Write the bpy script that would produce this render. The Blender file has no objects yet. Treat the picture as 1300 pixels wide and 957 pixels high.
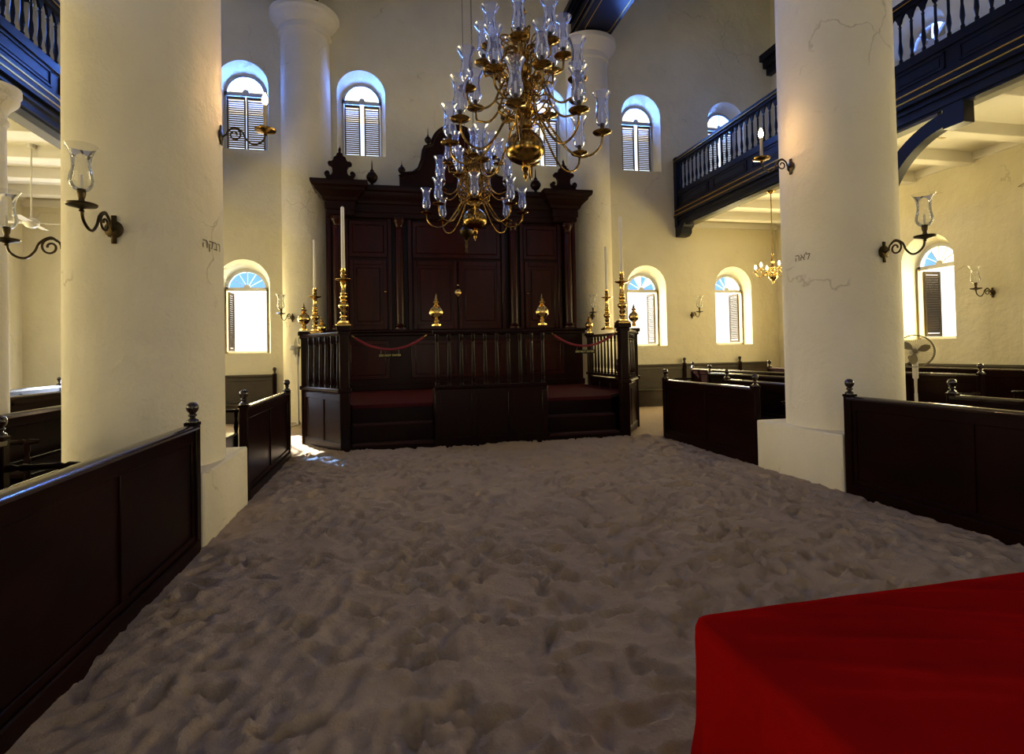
import bpy, math, random
import numpy as np
from mathutils import Vector, Matrix
from mathutils.geometry import tessellate_polygon
random.seed(7)
PI = math.pi
SC = bpy.context.scene
COL = SC.collection
R = math.radians

# ------------------------------------------------------------------ materials
def newmat(name):
    m = bpy.data.materials.new(name); m.use_nodes = True
    nt = m.node_tree
    return m, nt, nt.nodes['Principled BSDF']

def mat(name, col, rough=.5, metal=0., col2=None, scale=6., bump=0., bscale=30., spec=None, coat=0., stretch=None, detail=4.):
    m, nt, b = newmat(name)
    b.inputs['Base Color'].default_value = (*col, 1)
    b.inputs['Roughness'].default_value = rough
    b.inputs['Metallic'].default_value = metal
    if spec is not None: b.inputs['Specular IOR Level'].default_value = spec
    if coat: b.inputs['Coat Weight'].default_value = coat; b.inputs['Coat Roughness'].default_value = .12
    if col2 or bump:
        tc = nt.nodes.new('ShaderNodeTexCoord'); mp = nt.nodes.new('ShaderNodeMapping')
        nt.links.new(tc.outputs['Object'], mp.inputs[0])
        if stretch: mp.inputs['Scale'].default_value = stretch
    if col2:
        n = nt.nodes.new('ShaderNodeTexNoise'); n.inputs['Scale'].default_value = scale; n.inputs['Detail'].default_value = detail
        nt.links.new(mp.outputs[0], n.inputs['Vector'])
        mx = nt.nodes.new('ShaderNodeMix'); mx.data_type = 'RGBA'
        mr = nt.nodes.new('ShaderNodeMapRange'); mr.inputs[1].default_value = .35; mr.inputs[2].default_value = .65
        nt.links.new(n.outputs['Fac'], mr.inputs[0]); nt.links.new(mr.outputs[0], mx.inputs[0])
        mx.inputs[6].default_value = (*col, 1); mx.inputs[7].default_value = (*col2, 1)
        nt.links.new(mx.outputs[2], b.inputs['Base Color'])
    if bump:
        n2 = nt.nodes.new('ShaderNodeTexNoise'); n2.inputs['Scale'].default_value = bscale; n2.inputs['Detail'].default_value = 6
        nt.links.new(mp.outputs[0], n2.inputs['Vector'])
        bp = nt.nodes.new('ShaderNodeBump'); bp.inputs['Strength'].default_value = bump; bp.inputs['Distance'].default_value = .02
        nt.links.new(n2.outputs['Fac'], bp.inputs['Height']); nt.links.new(bp.outputs[0], b.inputs['Normal'])
    return m

def plaster(name, col, col2, bump=.35, cracks=True):
    """lime-washed masonry: blotchy colour, uneven trowelled surface, hairline cracks"""
    m, nt, b = newmat(name)
    b.inputs['Roughness'].default_value = .75; b.inputs['Specular IOR Level'].default_value = .25
    N = nt.nodes.new; L = nt.links.new
    tc = N('ShaderNodeTexCoord')
    n1 = N('ShaderNodeTexNoise'); n1.inputs['Scale'].default_value = .9; n1.inputs['Detail'].default_value = 6
    n2 = N('ShaderNodeTexNoise'); n2.inputs['Scale'].default_value = 2.2; n2.inputs['Detail'].default_value = 8; n2.inputs['Roughness'].default_value = .6
    n3 = N('ShaderNodeTexNoise'); n3.inputs['Scale'].default_value = 28; n3.inputs['Detail'].default_value = 5
    for n in (n1, n2, n3): L(tc.outputs['Object'], n.inputs['Vector'])
    mx = N('ShaderNodeMix'); mx.data_type = 'RGBA'; mx.inputs[6].default_value = (*col, 1); mx.inputs[7].default_value = (*col2, 1)
    mr = N('ShaderNodeMapRange'); mr.inputs[1].default_value = .35; mr.inputs[2].default_value = .7
    L(n1.outputs['Fac'], mr.inputs[0]); L(mr.outputs[0], mx.inputs[0])
    src = mx.outputs[2]
    ad = N('ShaderNodeMath'); ad.operation = 'MULTIPLY_ADD'; ad.inputs[1].default_value = 4.; L(n2.outputs['Fac'], ad.inputs[0]); n3m = N('ShaderNodeMath'); n3m.operation = 'MULTIPLY'; n3m.inputs[1].default_value = .35; L(n3.outputs['Fac'], n3m.inputs[0]); L(n3m.outputs[0], ad.inputs[2])
    h = ad.outputs[0]
    if cracks:
        v = N('ShaderNodeTexVoronoi'); v.feature = 'DISTANCE_TO_EDGE'; v.inputs['Scale'].default_value = .55
        wn = N('ShaderNodeTexNoise'); wn.inputs['Scale'].default_value = 2.5; wn.inputs['Detail'].default_value = 6
        L(tc.outputs['Object'], wn.inputs['Vector'])
        va = N('ShaderNodeVectorMath'); va.operation = 'MULTIPLY_ADD'; va.inputs[1].default_value = (.5, .5, .5)
        L(wn.outputs['Color'], va.inputs[0]); L(tc.outputs['Object'], va.inputs[2]); L(va.outputs[0], v.inputs['Vector'])
        cr = N('ShaderNodeMapRange'); cr.inputs[1].default_value = 0; cr.inputs[2].default_value = .006; cr.inputs[3].default_value = 1; cr.inputs[4].default_value = 0
        L(v.outputs['Distance'], cr.inputs[0])
        gate = N('ShaderNodeMapRange'); gate.inputs[1].default_value = .54; gate.inputs[2].default_value = .6; L(n1.outputs['Fac'], gate.inputs[0])
        ml = N('ShaderNodeMath'); ml.operation = 'MULTIPLY'; L(cr.outputs[0], ml.inputs[0]); L(gate.outputs[0], ml.inputs[1])
        ms = N('ShaderNodeMath'); ms.operation = 'MULTIPLY_ADD'; ms.inputs[1].default_value = -1.2; L(ml.outputs[0], ms.inputs[0]); L(h, ms.inputs[2]); h = ms.outputs[0]
        m2 = N('ShaderNodeMix'); m2.data_type = 'RGBA'; m2.inputs[7].default_value = (col[0]*.55, col[1]*.5, col[2]*.45, 1)
        q = N('ShaderNodeMath'); q.operation = 'MULTIPLY'; q.inputs[1].default_value = .6; L(ml.outputs[0], q.inputs[0])
        L(q.outputs[0], m2.inputs[0]); L(src, m2.inputs[6]); src = m2.outputs[2]
    L(src, b.inputs['Base Color'])
    bp = N('ShaderNodeBump'); bp.inputs['Strength'].default_value = bump; bp.inputs['Distance'].default_value = .03
    L(h, bp.inputs['Height']); L(bp.outputs[0], b.inputs['Normal'])
    return m

def emis(name, col, s):
    m, nt, b = newmat(name)
    b.inputs['Base Color'].default_value = (*col, 1); b.inputs['Emission Color'].default_value = (*col, 1); b.inputs['Emission Strength'].default_value = s
    return m

def thinglass(name, tint, ior=1.5, rough=.02, body=0., bodycol=(.6, .7, .95)):
    """thin clear glass: straight-through transmission plus a Fresnel mirror reflection, an optional translucent body that paints in a bright rim"""
    m = bpy.data.materials.new(name); m.use_nodes = True
    nt = m.node_tree; nt.nodes.clear(); N = nt.nodes.new; L = nt.links.new
    o = N('ShaderNodeOutputMaterial'); t = N('ShaderNodeBsdfTransparent'); t.inputs[0].default_value = (*tint, 1)
    g = N('ShaderNodeBsdfGlossy'); g.inputs['Roughness'].default_value = rough; g.inputs[0].default_value = (.95, .97, 1, 1)
    f = N('ShaderNodeFresnel'); f.inputs[0].default_value = ior
    mx = N('ShaderNodeMixShader'); L(f.outputs[0], mx.inputs[0]); L(t.outputs[0], mx.inputs[1]); L(g.outputs[0], mx.inputs[2])
    if body:
        tr = N('ShaderNodeBsdfTranslucent'); tr.inputs[0].default_value = (*bodycol, 1)
        df = N('ShaderNodeBsdfDiffuse'); df.inputs[0].default_value = (*bodycol, 1); m3 = N('ShaderNodeMixShader'); m3.inputs[0].default_value = .5; L(tr.outputs[0], m3.inputs[1]); L(df.outputs[0], m3.inputs[2]); tr = m3
        lw = N('ShaderNodeLayerWeight'); lw.inputs[0].default_value = .5; pw = N('ShaderNodeMath'); pw.operation = 'POWER'; pw.inputs[1].default_value = 3.; L(lw.outputs['Facing'], pw.inputs[0])  # body grows towards grazing view, painting edge highlights into the glass
        ma = N('ShaderNodeMath'); ma.operation = 'MULTIPLY_ADD'; ma.inputs[1].default_value = .55; ma.inputs[2].default_value = body; ma.use_clamp = True; L(pw.outputs[0], ma.inputs[0])
        m2 = N('ShaderNodeMixShader'); L(ma.outputs[0], m2.inputs[0]); L(mx.outputs[0], m2.inputs[1]); L(tr.outputs[0], m2.inputs[2]); L(m2.outputs[0], o.inputs[0])
    else: L(mx.outputs[0], o.inputs[0])
    return m

M = {
 'wall': plaster('wall_plaster', (.74, .69, .51), (.66, .61, .44)),
 'column': plaster('column_plaster', (.80, .74, .57), (.72, .66, .49), bump=.4),
 'white': plaster('white_plaster', (.78, .75, .66), (.74, .71, .62), bump=.15, cracks=False),
 'wood': mat('mahogany', (.012, .0024, .0017), .3, col2=(.009, .0028, .0022), scale=5, stretch=(1, 1, .25), spec=.12, bump=.06, bscale=18),
 'wood2': mat('mahogany_door', (.026, .0034, .0025), .26, col2=(.017, .0028, .002), scale=6, stretch=(1, 1, .2), spec=.15),
 'pew': mat('pew_wood', (.012, .0028, .002), .3, col2=(.006, .0018, .0014), scale=4, stretch=(1, .3, 1), spec=.06, bump=.05, bscale=20),
 'rail': mat('polished_rail_wood', (.016, .006, .004), .22, coat=.5),
 'dado': mat('olive_brown_wood', (.05, .035, .018), .45, col2=(.035, .024, .012), scale=4),
 'black': mat('gallery_black_wood', (.005, .006, .014), .33, spec=.2),
 'olive': mat('olive_paint', (.11, .10, .06), .55),
 'gold': mat('gilt_line', (.62, .36, .07), .35, 1.),
 'brass': mat('polished_brass', (.85, .60, .20), .16, 1., col2=(.70, .46, .14), scale=9),
 'abrass': mat('aged_brass', (.50, .30, .07), .2, 1., col2=(.17, .10, .03), scale=14),
 'bronze': mat('dark_bronze', (.06, .042, .02), .35, 1.),
 'candle': mat('candle_wax', (.80, .76, .66), .5),
 'carpetd': mat('dark_stair_carpet', (.03, .005, .006), .95),
 'carpet': mat('crimson_carpet', (.085, .014, .018), .95, col2=(.065, .011, .014), scale=40, bump=.5, bscale=200, spec=.05),
 'rope': mat('crimson_velvet_rope', (.20, .012, .02), .8, bump=.4, bscale=90),
 'cloth': mat('red_cloth', (.25, .0035, .0035), .75, col2=(.20, .003, .003), scale=3, spec=0.),
 'shutter': mat('shutter_brown_paint', (.10, .075, .045), .5),
 'shutterf': mat('shutter_frame_paint', (.13, .095, .05), .5),
 'slatd': mat('darkened_shutter_paint', (.055, .042, .022), .6, spec=.1),  # shutter paint darkened to offset full sun on the open leaves
 'tube': mat('candle_tube', (.50, .42, .28), .5),
 'slat': mat('slat_paint', (.17, .12, .055), .5),
 'frame': mat('window_frame_paint', (.55, .58, .66), .5),
 'framew': mat('window_frame_white', (.70, .70, .66), .5),
 'glass': thinglass('window_glass', (.92, .96, 1.)),
 'blueglass': thinglass('blue_window_glass', (.16, .36, 1.)),
 'shade': thinglass('hurricane_glass', (.93, .95, .985), ior=1.45, body=.22, bodycol=(.42, .52, 1.)),  # blue body colour paints in the reflected blue window light
 'shade2': thinglass('sconce_glass', (.95, .95, .93), ior=1.45, body=.07, bodycol=(.85, .84, .80)),
 'bulb': emis('candle_bulb', (1., .62, .28), 60.),
 'bulb2': emis('small_bulb', (1., .66, .28), 30.),
 'red': emis('red_glow', (1., .08, .02), 5.),
 'plate': mat('sign_plate', (.012, .012, .009), .8, spec=.05),
 'letter': mat('sign_gilt_letters', (.65, .55, .2), .4),
 'fanwhite': mat('cream_enamel', (.62, .6, .54), .35),
 'fangrey': mat('fan_blade_plastic', (.20, .17, .10), .5),
 'cage': mat('olive_fan_wire', (.16, .14, .09), .4, .6),
 'steel': mat('chrome_wire', (.5, .5, .48), .25, 1.),
 'ink': mat('faded_black_paint', (.16, .13, .09), .8),
 'plastic': mat('ivory_plastic', (.6, .5, .3), .5),
 'floorwood': mat('gallery_boards', (.12, .08, .05), .5),
 'outer': mat('courtyard_paving', (.5, .45, .35), .9),
}

# ------------------------------------------------------------------ mesh builder
class MB:
    def __init__(s): s.v = []; s.f = []
    def add(s, vs, fs, mx=None):
        n = len(s.v)
        s.v += [tuple(mx @ Vector(p)) if mx is not None else tuple(p) for p in vs]
        s.f += [[i+n for i in f] for f in fs]; return s
    def box(s, x0, x1, y0, y1, z0, z1, mx=None, c=0.):
        if c <= 0:
            vs = [(x0,y0,z0),(x1,y0,z0),(x1,y1,z0),(x0,y1,z0),(x0,y0,z1),(x1,y0,z1),(x1,y1,z1),(x0,y1,z1)]
            return s.add(vs, [(0,3,2,1),(4,5,6,7),(0,1,5,4),(1,2,6,5),(2,3,7,6),(3,0,4,7)], mx)
        c = min(c, (x1-x0)/2.1, (y1-y0)/2.1, (z1-z0)/2.1)
        def ring(z, i): return [(x0+i,y0+c,z),(x0+c,y0+i,z),(x1-c,y0+i,z),(x1-i,y0+c,z),(x1-i,y1-c,z),(x1-c,y1-i,z),(x0+c,y1-i,z),(x0+i,y1-c,z)]
        vs = ring(z0, c*.8)+ring(z0+c, 0)+ring(z1-c, 0)+ring(z1, c*.8)
        fs = [tuple(range(7,-1,-1)), tuple(range(24,32))]
        for k in range(3):
            for i in range(8): j=(i+1)%8; fs.append((k*8+i,k*8+j,(k+1)*8+j,(k+1)*8+i))
        return s.add(vs, fs, mx)
    def lathe(s, prof, seg=20, c=(0,0,0), mx=None, squash=1.):
        vs=[]; fs=[]; n=len(prof)
        for r,z in prof:
            for k in range(seg):
                a=2*PI*k/seg; vs.append((c[0]+max(r,1e-4)*math.cos(a), c[1]+max(r,1e-4)*math.sin(a)*squash, c[2]+z))
        for i in range(n-1):
            for k in range(seg):
                q=(k+1)%seg; fs.append((i*seg+k,i*seg+q,(i+1)*seg+q,(i+1)*seg+k))
        if prof[0][0] > 1e-3: fs.append(tuple(range(seg-1,-1,-1)))
        if prof[-1][0] > 1e-3: fs.append(tuple((n-1)*seg+k for k in range(seg)))
        return s.add(vs, fs, mx)
    def shell(s, prof, seg=20, c=(0,0,0), mx=None):
        """open surface of revolution, no end caps"""
        vs=[]; fs=[]
        for r,z in prof:
            for k in range(seg):
                a=2*PI*k/seg; vs.append((c[0]+r*math.cos(a), c[1]+r*math.sin(a), c[2]+z))
        for i in range(len(prof)-1):
            for k in range(seg):
                q=(k+1)%seg; fs.append((i*seg+k,i*seg+q,(i+1)*seg+q,(i+1)*seg+k))
        return s.add(vs, fs, mx)
    def tube(s, pts, r, seg=8, mx=None, closed=False):
        pts=[Vector(p) for p in pts]; n=len(pts); vs=[]; fs=[]; up=None
        for i,p in enumerate(pts):
            if closed: t=(pts[(i+1)%n]-pts[i-1]).normalized()
            else: t=(pts[min(i+1,n-1)]-pts[max(i-1,0)]).normalized()
            if up is None: up = Vector((0,0,1)) if abs(t.z)<.9 else Vector((1,0,0))
            a=t.cross(up)
            if a.length<1e-5: a=t.cross(Vector((0,1,.1)))
            a.normalize(); up=a.cross(t).normalized()
            rr = r[i] if isinstance(r,(list,tuple)) else r
            for k in range(seg):
                q=2*PI*k/seg; vs.append(p+a*(rr*math.cos(q))+up*(rr*math.sin(q)))
        for i in range(n if closed else n-1):
            j=(i+1)%n
            for k in range(seg):
                q=(k+1)%seg; fs.append((i*seg+k,i*seg+q,j*seg+q,j*seg+k))
        if not closed: fs += [tuple(range(seg-1,-1,-1)), tuple((n-1)*seg+k for k in range(seg))]
        return s.add(vs, fs, mx)
    def prism(s, poly, d0, d1, axis='y', mx=None):
        """2-D outline (a,b) extruded along axis: y -> (a, d, b); x -> (d, a, b); z -> (a, b, d)"""
        n=len(poly); P={'y':lambda a,b,d:(a,d,b),'x':lambda a,b,d:(d,a,b),'z':lambda a,b,d:(a,b,d)}[axis]
        vs=[P(a,b,d0) for a,b in poly]+[P(a,b,d1) for a,b in poly]
        tri=tessellate_polygon([[Vector((a,b,0)) for a,b in poly]])
        fs=[tuple(t) for t in tri]+[tuple(i+n for i in reversed(t)) for t in tri]
        fs+=[(i,(i+1)%n,(i+1)%n+n,i+n) for i in range(n)]
        return s.add(vs, fs, mx)
    def sweep(s, prof, path, z=0., closed=False, mx=None):
        """moulding: (out, up) profile swept along an xy path with mitred corners; out = right-hand side of travel"""
        n=len(path); m=len(prof); vs=[]; fs=[]
        P=[Vector((p[0],p[1])) for p in path]
        for i in range(n):
            if closed: a=(P[i]-P[i-1]).normalized(); b=(P[(i+1)%n]-P[i]).normalized()
            else:
                a=(P[i]-P[i-1]).normalized() if i>0 else (P[1]-P[0]).normalized()
                b=(P[i+1]-P[i]).normalized() if i<n-1 else a
            na=Vector((a.y,-a.x)); nb=Vector((b.y,-b.x)); mm=(na+nb).normalized(); k=1/max(.3,mm.dot(na))
            for o,u in prof: q=P[i]+mm*(o*k); vs.append((q.x,q.y,z+u))
        for i in range(n if closed else n-1):
            j=(i+1)%n
            for t in range(m): w=(t+1)%m; fs.append((i*m+t,i*m+w,j*m+w,j*m+t))
        if not closed: fs+=[tuple(range(m-1,-1,-1)),tuple((n-1)*m+t for t in range(m))]
        return s.add(vs, fs, mx)
    def build(s, name, material, parent=None, smooth=True, ang=35, loc=None):
        me=bpy.data.meshes.new(name); me.from_pydata(s.v,[],s.f); me.update()
        import bmesh
        bm=bmesh.new(); bm.from_mesh(me); bmesh.ops.recalc_face_normals(bm,faces=bm.faces); bm.to_mesh(me); bm.free()
        if smooth:
            me.shade_smooth(); me.set_sharp_from_angle(angle=R(ang))
        me.materials.append(M[material] if isinstance(material,str) else material)
        o=bpy.data.objects.new(name,me); COL.objects.link(o)
        if parent: o.parent=parent
        if loc: o.location=loc
        return o

def tag(o, label=None, cat=None, group=None, kind=None):
    if label: o['label']=label
    if cat: o['category']=cat
    if group: o['group']=group
    if kind: o['kind']=kind
    return o
def thing(name, label, cat, loc=(0,0,0), rz=0., group=None, kind=None):
    o=bpy.data.objects.new(name,None); COL.objects.link(o); o.location=loc; o.rotation_euler=(0,0,rz); o.empty_display_size=.1
    return tag(o,label,cat,group,kind)
def copy_tree(o, loc=None, rz=None, label=None, group=None, parent=None):
    c=o.copy(); COL.objects.link(c)
    if parent is not None: c.parent=parent
    for ch in list(o.children): copy_tree(ch, parent=c)
    if loc is not None: c.location=loc
    if rz is not None: c.rotation_euler=(0,0,rz)
    if label: c['label']=label
    if group: c['group']=group
    return c
def bez(pts, n=8):
    """smooth curve through points (Catmull-Rom)"""
    P=[Vector(p) for p in pts]; P=[P[0]*2-P[1]]+P+[P[-1]*2-P[-2]]; out=[]
    for i in range(1,len(P)-2):
        a,b,c,d=P[i-1:i+3]
        for k in range(n):
            t=k/n; out.append(.5*((2*b)+(c-a)*t+(2*a-5*b+4*c-d)*t*t+(3*b-a-3*c+d)*t**3))
    out.append(P[-2]); return out
def textmesh(body, size, name, material, parent, mx, depth=.002, bend=None):
    cu=bpy.data.curves.new(name,'FONT'); cu.body=body; cu.size=size; cu.align_x='CENTER'; cu.align_y='CENTER'; cu.extrude=depth
    t=bpy.data.objects.new(name+'_tmp',cu); COL.objects.link(t)
    dg=bpy.context.evaluated_depsgraph_get(); me=bpy.data.meshes.new_from_object(t.evaluated_get(dg))
    bpy.data.objects.remove(t); bpy.data.curves.remove(cu)
    for v in me.vertices:
        v.co = bend(v.co) if bend else mx @ v.co
    me.name=name; me.materials.clear(); me.materials.append(M[material]); o=bpy.data.objects.new(name,me); COL.objects.link(o)
    if parent: o.parent=parent
    return o

# ------------------------------------------------------------------ camera
CZ=1.6; F=700.
Mw=np.array([[ 0.97768,-0.01955,0.20918],[-0.20849,0.02249,0.97777],[-0.02382,-0.99956,0.01791]])
def setcam():
    cx,cy=650.,433.5
    Y=np.array([497-cx,450-cy,F]); Y/=np.linalg.norm(Y)
    Z=np.cross(Y,[1,-.02,0]); Z/=np.linalg.norm(Z)
    if Z[1]<0: Z=-Z
    X=np.cross(Y,Z); X/=np.linalg.norm(X)
    if X[0]<0: X=-X
    W=np.stack([X,Y,-Z])
    r,u,b=W[:,0],-W[:,1],-W[:,2]
    m=Matrix(((r[0],u[0],b[0],0),(r[1],u[1],b[1],0),(r[2],u[2],b[2],CZ),(0,0,0,1)))
    cd=bpy.data.cameras.new('camera'); co=bpy.data.objects.new('camera',cd); COL.objects.link(co)
    co.matrix_world=m; cd.sensor_fit='HORIZONTAL'; cd.sensor_width=36; cd.lens=F/1300*36; cd.shift_y=-45/1300
    cd.clip_start=.05; cd.clip_end=200; SC.camera=co
setcam()

# ------------------------------------------------------------------ room shell
YB=15.0; XL=-8.4; XR=11.8; YF=-6.0; ZC=12.6; TH=.55; WP=.36   # back wall, sides, rear, ceiling, wall thickness, window plane depth
def arch(cx, z0, ztop, hw, n=20):
    zs=ztop-hw
    return [(cx-hw,z0),(cx+hw,z0)]+[(cx+hw*math.cos(PI*k/n),zs+hw*math.sin(PI*k/n)) for k in range(n+1)]
def wall(name, a0, a1, opens, to3):
    """to3(a, z, d): a along the wall, d outward. inner face with arched holes + splayed reveals"""
    mb=MB(); loops=[[(a0,-.2),(a1,-.2),(a1,ZC),(a0,ZC)]]; outs=[]
    for cx,z0,zt,hw in opens:
        loops.append(arch(cx,z0,zt,hw)); 
        hwo=hw-.10
        outs.append((arch(cx,z0,zt,hw), arch(cx,z0,zt-.2,hwo), arch(cx,z0,zt-.2,hwo)))
    flat=[p for l in loops for p in l]
    tri=tessellate_polygon([[Vector((p[0],p[1],0)) for p in l] for l in loops])
    mb.add([to3(a,z,0) for a,z in flat],[tuple(t) for t in tri])
    for A,B,C in outs:
        n=len(A)
        for P,Q,d0,d1 in ((A,B,0,WP),(B,C,WP,TH)):
            mb.add([to3(a,z,d0) for a,z in P]+[to3(a,z,d1) for a,z in Q],[(i,(i+1)%n,(i+1)%n+n,i+n) for i in range(n)])
    o=mb.build(name,'wall',smooth=True,ang=25); tag(o,kind='structure'); return o
UP=(6.88,9.16,.62); LO=(1.70,4.08,.62)
xu=(-6.5,-3.60,-.68,4.38,7.33,10.15); xl=(-3.62,7.38,10.25)
ys=(13.0,10.1,7.2,4.3,1.4,-1.5)  # bay nearest the end wall is unseen, added to brighten that wall
DOORX=-6.55
op=[(x,*UP) for x in xu]+[(x,*LO) for x in xl]+[(DOORX,0.02,3.2,.72)]
tb=lambda a,z,d:(a,YB+d,z)
tr=lambda a,z,d:(XR+d,a,z)
tl=lambda a,z,d:(XL-d,a,z)
tf=lambda a,z,d:(a,YF-d,z)
tag(wall('wall_back',XL,XR,op,tb),'cream plastered end wall with two rows of arched windows behind the dark ark','wall')
tag(wall('wall_right',YF,YB,[(y,*UP) for y in ys]+[(y,*LO) for y in ys],tr),'yellow lit side wall of the right aisle with an arched window','wall')
tag(wall('wall_left',YF,YB,[(y,*UP) for y in ys]+[(y,*LO) for y in ys],tl),'cream side wall of the left aisle seen beside the big column','wall')
fo=[(-3.6,*UP),(1.65,*UP),(6.9,*UP),(-6.2,*LO),(9.4,*LO),(1.65,0.02,4.2,1.0)]
wall('wall_rear',XL,XR,fo,tf)
c=MB(); c.box(XL-.6,XR+.6,YF-.6,YB+.6,ZC,ZC+.2); tag(c.build('ceiling','white'),kind='structure')
e=MB(); e.box(XL-1,XR+1,YB+TH,YB+TH+5.6,10.25,10.4); tag(e.build('sun_blocker','white',smooth=False),'unseen added sun eave outside the end wall','blocker',kind='structure')  # unseen slab added outside to stop sun entering the upper windows
# ground outside
g=MB(); g.box(-40,44,YB+TH,60,-.25,-.05); g.box(XR+TH,44,-40,YB+TH,-.25,-.05); g.box(-40,XL-TH,-40,YB+TH,-.25,-.05); g.box(XL-TH,XR+TH,-40,YF-TH,-.25,-.05)
tag(g.build('floor_outside','outer'),kind='structure')

# sand floor
def sand():
    rng=np.random.RandomState(3)
    xs=np.unique(np.concatenate([np.arange(XL,-1.9,.25),np.arange(-1.9,5.2,.03),np.arange(5.2,XR+.25,.2)]))
    ysd=np.unique(np.concatenate([np.arange(YF,0.,.3),np.arange(0.,5.,.022),np.arange(5.,10.2,.032),np.arange(10.2,YB+.65,.12)]))
    X,Y=np.meshgrid(xs,ysd); Hh=np.zeros_like(X)
    def vnoise(sx,sy,ang,seed):
        r=np.random.RandomState(seed); ca,sa=math.cos(ang),math.sin(ang)
        u=(X*ca+Y*sa)*sx+100; v=(-X*sa+Y*ca)*sy+100
        g_=r.rand(512,512); iu=np.floor(u).astype(int); iv=np.floor(v).astype(int); fu=u-iu; fv=v-iv
        fu=fu*fu*(3-2*fu); fv=fv*fv*(3-2*fv)
        G=lambda a,b:g_[a%512,b%512]
        return (G(iu,iv)*(1-fu)+G(iu+1,iv)*fu)*(1-fv)+(G(iu,iv+1)*(1-fu)+G(iu+1,iv+1)*fu)*fv-.5
    Hh+=.030*vnoise(.9,.9,.3,1)+.020*vnoise(2.2,2.6,1.1,2)
    rid=1-2*np.abs(vnoise(3.6,5.5,.2,3)); Hh+=.012*rid
    rid=1-2*np.abs(vnoise(7,9,.9,4)); Hh+=.013*np.clip(rid,0,1)**2; wx=.35*vnoise(3,3,0,21); rid=1-2*np.abs(vnoise(10,16,.1,14)+wx*.3); Hh+=.006*np.clip(rid,0,1)**4; rid=1-2*np.abs(vnoise(13,8,.7,15)-wx*.3); Hh+=.005*np.clip(rid,0,1)**4
    Hh+=.008*vnoise(15,15,.5,5)+.003*vnoise(28,28,.1,6)
    inner=[(rng.uniform(-1.7,5.0),rng.uniform(.3,9.6)) for _ in range(1700)]
    for fx,fy in inner:                                   # shoe prints with pushed-up rims
        a=rng.normal(PI/2,.9); L=rng.uniform(.12,.17); W=rng.uniform(.045,.065); d=rng.uniform(.010,.028)
        i0,i1=np.searchsorted(xs,[fx-.3,fx+.3]); j0,j1=np.searchsorted(ysd,[fy-.3,fy+.3])
        if i1-i0<3 or j1-j0<3: continue
        dx=X[j0:j1,i0:i1]-fx; dy=Y[j0:j1,i0:i1]-fy
        u=dx*math.cos(a)+dy*math.sin(a); v=-dx*math.sin(a)+dy*math.cos(a)
        w=W*(1-.28*np.exp(-((u+.02)/.04)**2))
        q=np.sqrt((u/L)**2+(v/w)**2)
        prof=-d*(1/(1+np.exp((q-.9)*12)))+.5*d*np.exp(-((q-1.22)/.2)**2)
        if rng.rand()<.3: prof+= (q<.9)*.003*np.sign(np.sin(u*160))*(1 if rng.rand()<.5 else np.sign(np.sin(v*160)))
        Hh[j0:j1,i0:i1]+=prof
    Hh=Hh*1.25
    for xe in (-1.66,4.96): Hh*=1-.6*np.exp(-((X-xe)/.16)**2)
    Hh-=.04
    # drifts against the platform and pew feet
    Hh+=.03*np.exp(-((Y-9.5)/.25)**2)*((X>-1.2)&(X<4.7))
    ny,nx=X.shape
    v=np.stack([X.ravel(),Y.ravel(),Hh.ravel()],1)
    idx=np.arange(nx*ny).reshape(ny,nx)
    f=np.stack([idx[:-1,:-1],idx[:-1,1:],idx[1:,1:],idx[1:,:-1]],-1).reshape(-1,4)
    me=bpy.data.meshes.new('floor'); me.vertices.add(len(v)); me.vertices.foreach_set('co',v.ravel().astype(np.float32))
    me.loops.add(f.size); me.polygons.add(len(f)); me.loops.foreach_set('vertex_index',f.ravel().astype(np.int32))
    me.polygons.foreach_set('loop_start',(np.arange(len(f))*4).astype(np.int32)); me.update(calc_edges=True); me.validate(); me.shade_smooth()
    m,nt,b=newmat('sand'); b.inputs['Roughness'].default_value=.95; b.inputs['Specular IOR Level'].default_value=.1
    N=nt.nodes.new; L_=nt.links.new; tc=N('ShaderNodeTexCoord')
    n1=N('ShaderNodeTexNoise'); n1.inputs['Scale'].default_value=1.3; n1.inputs['Detail'].default_value=8
    n2=N('ShaderNodeTexNoise'); n2.inputs['Scale'].default_value=45; n2.inputs['Detail'].default_value=8; n2.inputs['Roughness'].default_value=.7
    L_(tc.outputs['Object'],n1.inputs[0]); L_(tc.outputs['Object'],n2.inputs[0])
    mx=N('ShaderNodeMix'); mx.data_type='RGBA'; mx.inputs[6].default_value=(.49,.385,.285,1); mx.inputs[7].default_value=(.40,.31,.23,1)
    L_(n1.outputs['Fac'],mx.inputs[0]); L_(mx.outputs[2],b.inputs['Base Color'])
    bp=N('ShaderNodeBump'); bp.inputs['Strength'].default_value=.8; bp.inputs['Distance'].default_value=.02
    n4=N('ShaderNodeTexNoise'); n4.inputs['Scale'].default_value=4.5; n4.inputs['Detail'].default_value=3; n4.inputs['Distortion'].default_value=1.2; L_(tc.outputs['Object'],n4.inputs[0])
    def mth(op,a,bv):
        q=N('ShaderNodeMath'); q.operation=op; L_(a,q.inputs[0])
        if bv is not None: q.inputs[1].default_value=bv
        return q.outputs[0]
    rg=mth('POWER',mth('SUBTRACT',mth('ABSOLUTE',mth('MULTIPLY',mth('SUBTRACT',n4.outputs['Fac'],.5),5.),None),1.),2.)
    sm=N('ShaderNodeMath'); sm.operation='MULTIPLY_ADD'; sm.inputs[1].default_value=.16; L_(rg,sm.inputs[0]); L_(n2.outputs['Fac'],sm.inputs[2])
    L_(sm.outputs[0],bp.inputs['Height']); L_(bp.outputs[0],b.inputs['Normal'])
    me.materials.append(m); o=bpy.data.objects.new('floor',me); COL.objects.link(o)
    tag(o,'pale beige sand floor trodden full of footprints','floor',kind='structure')
sand()

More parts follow.
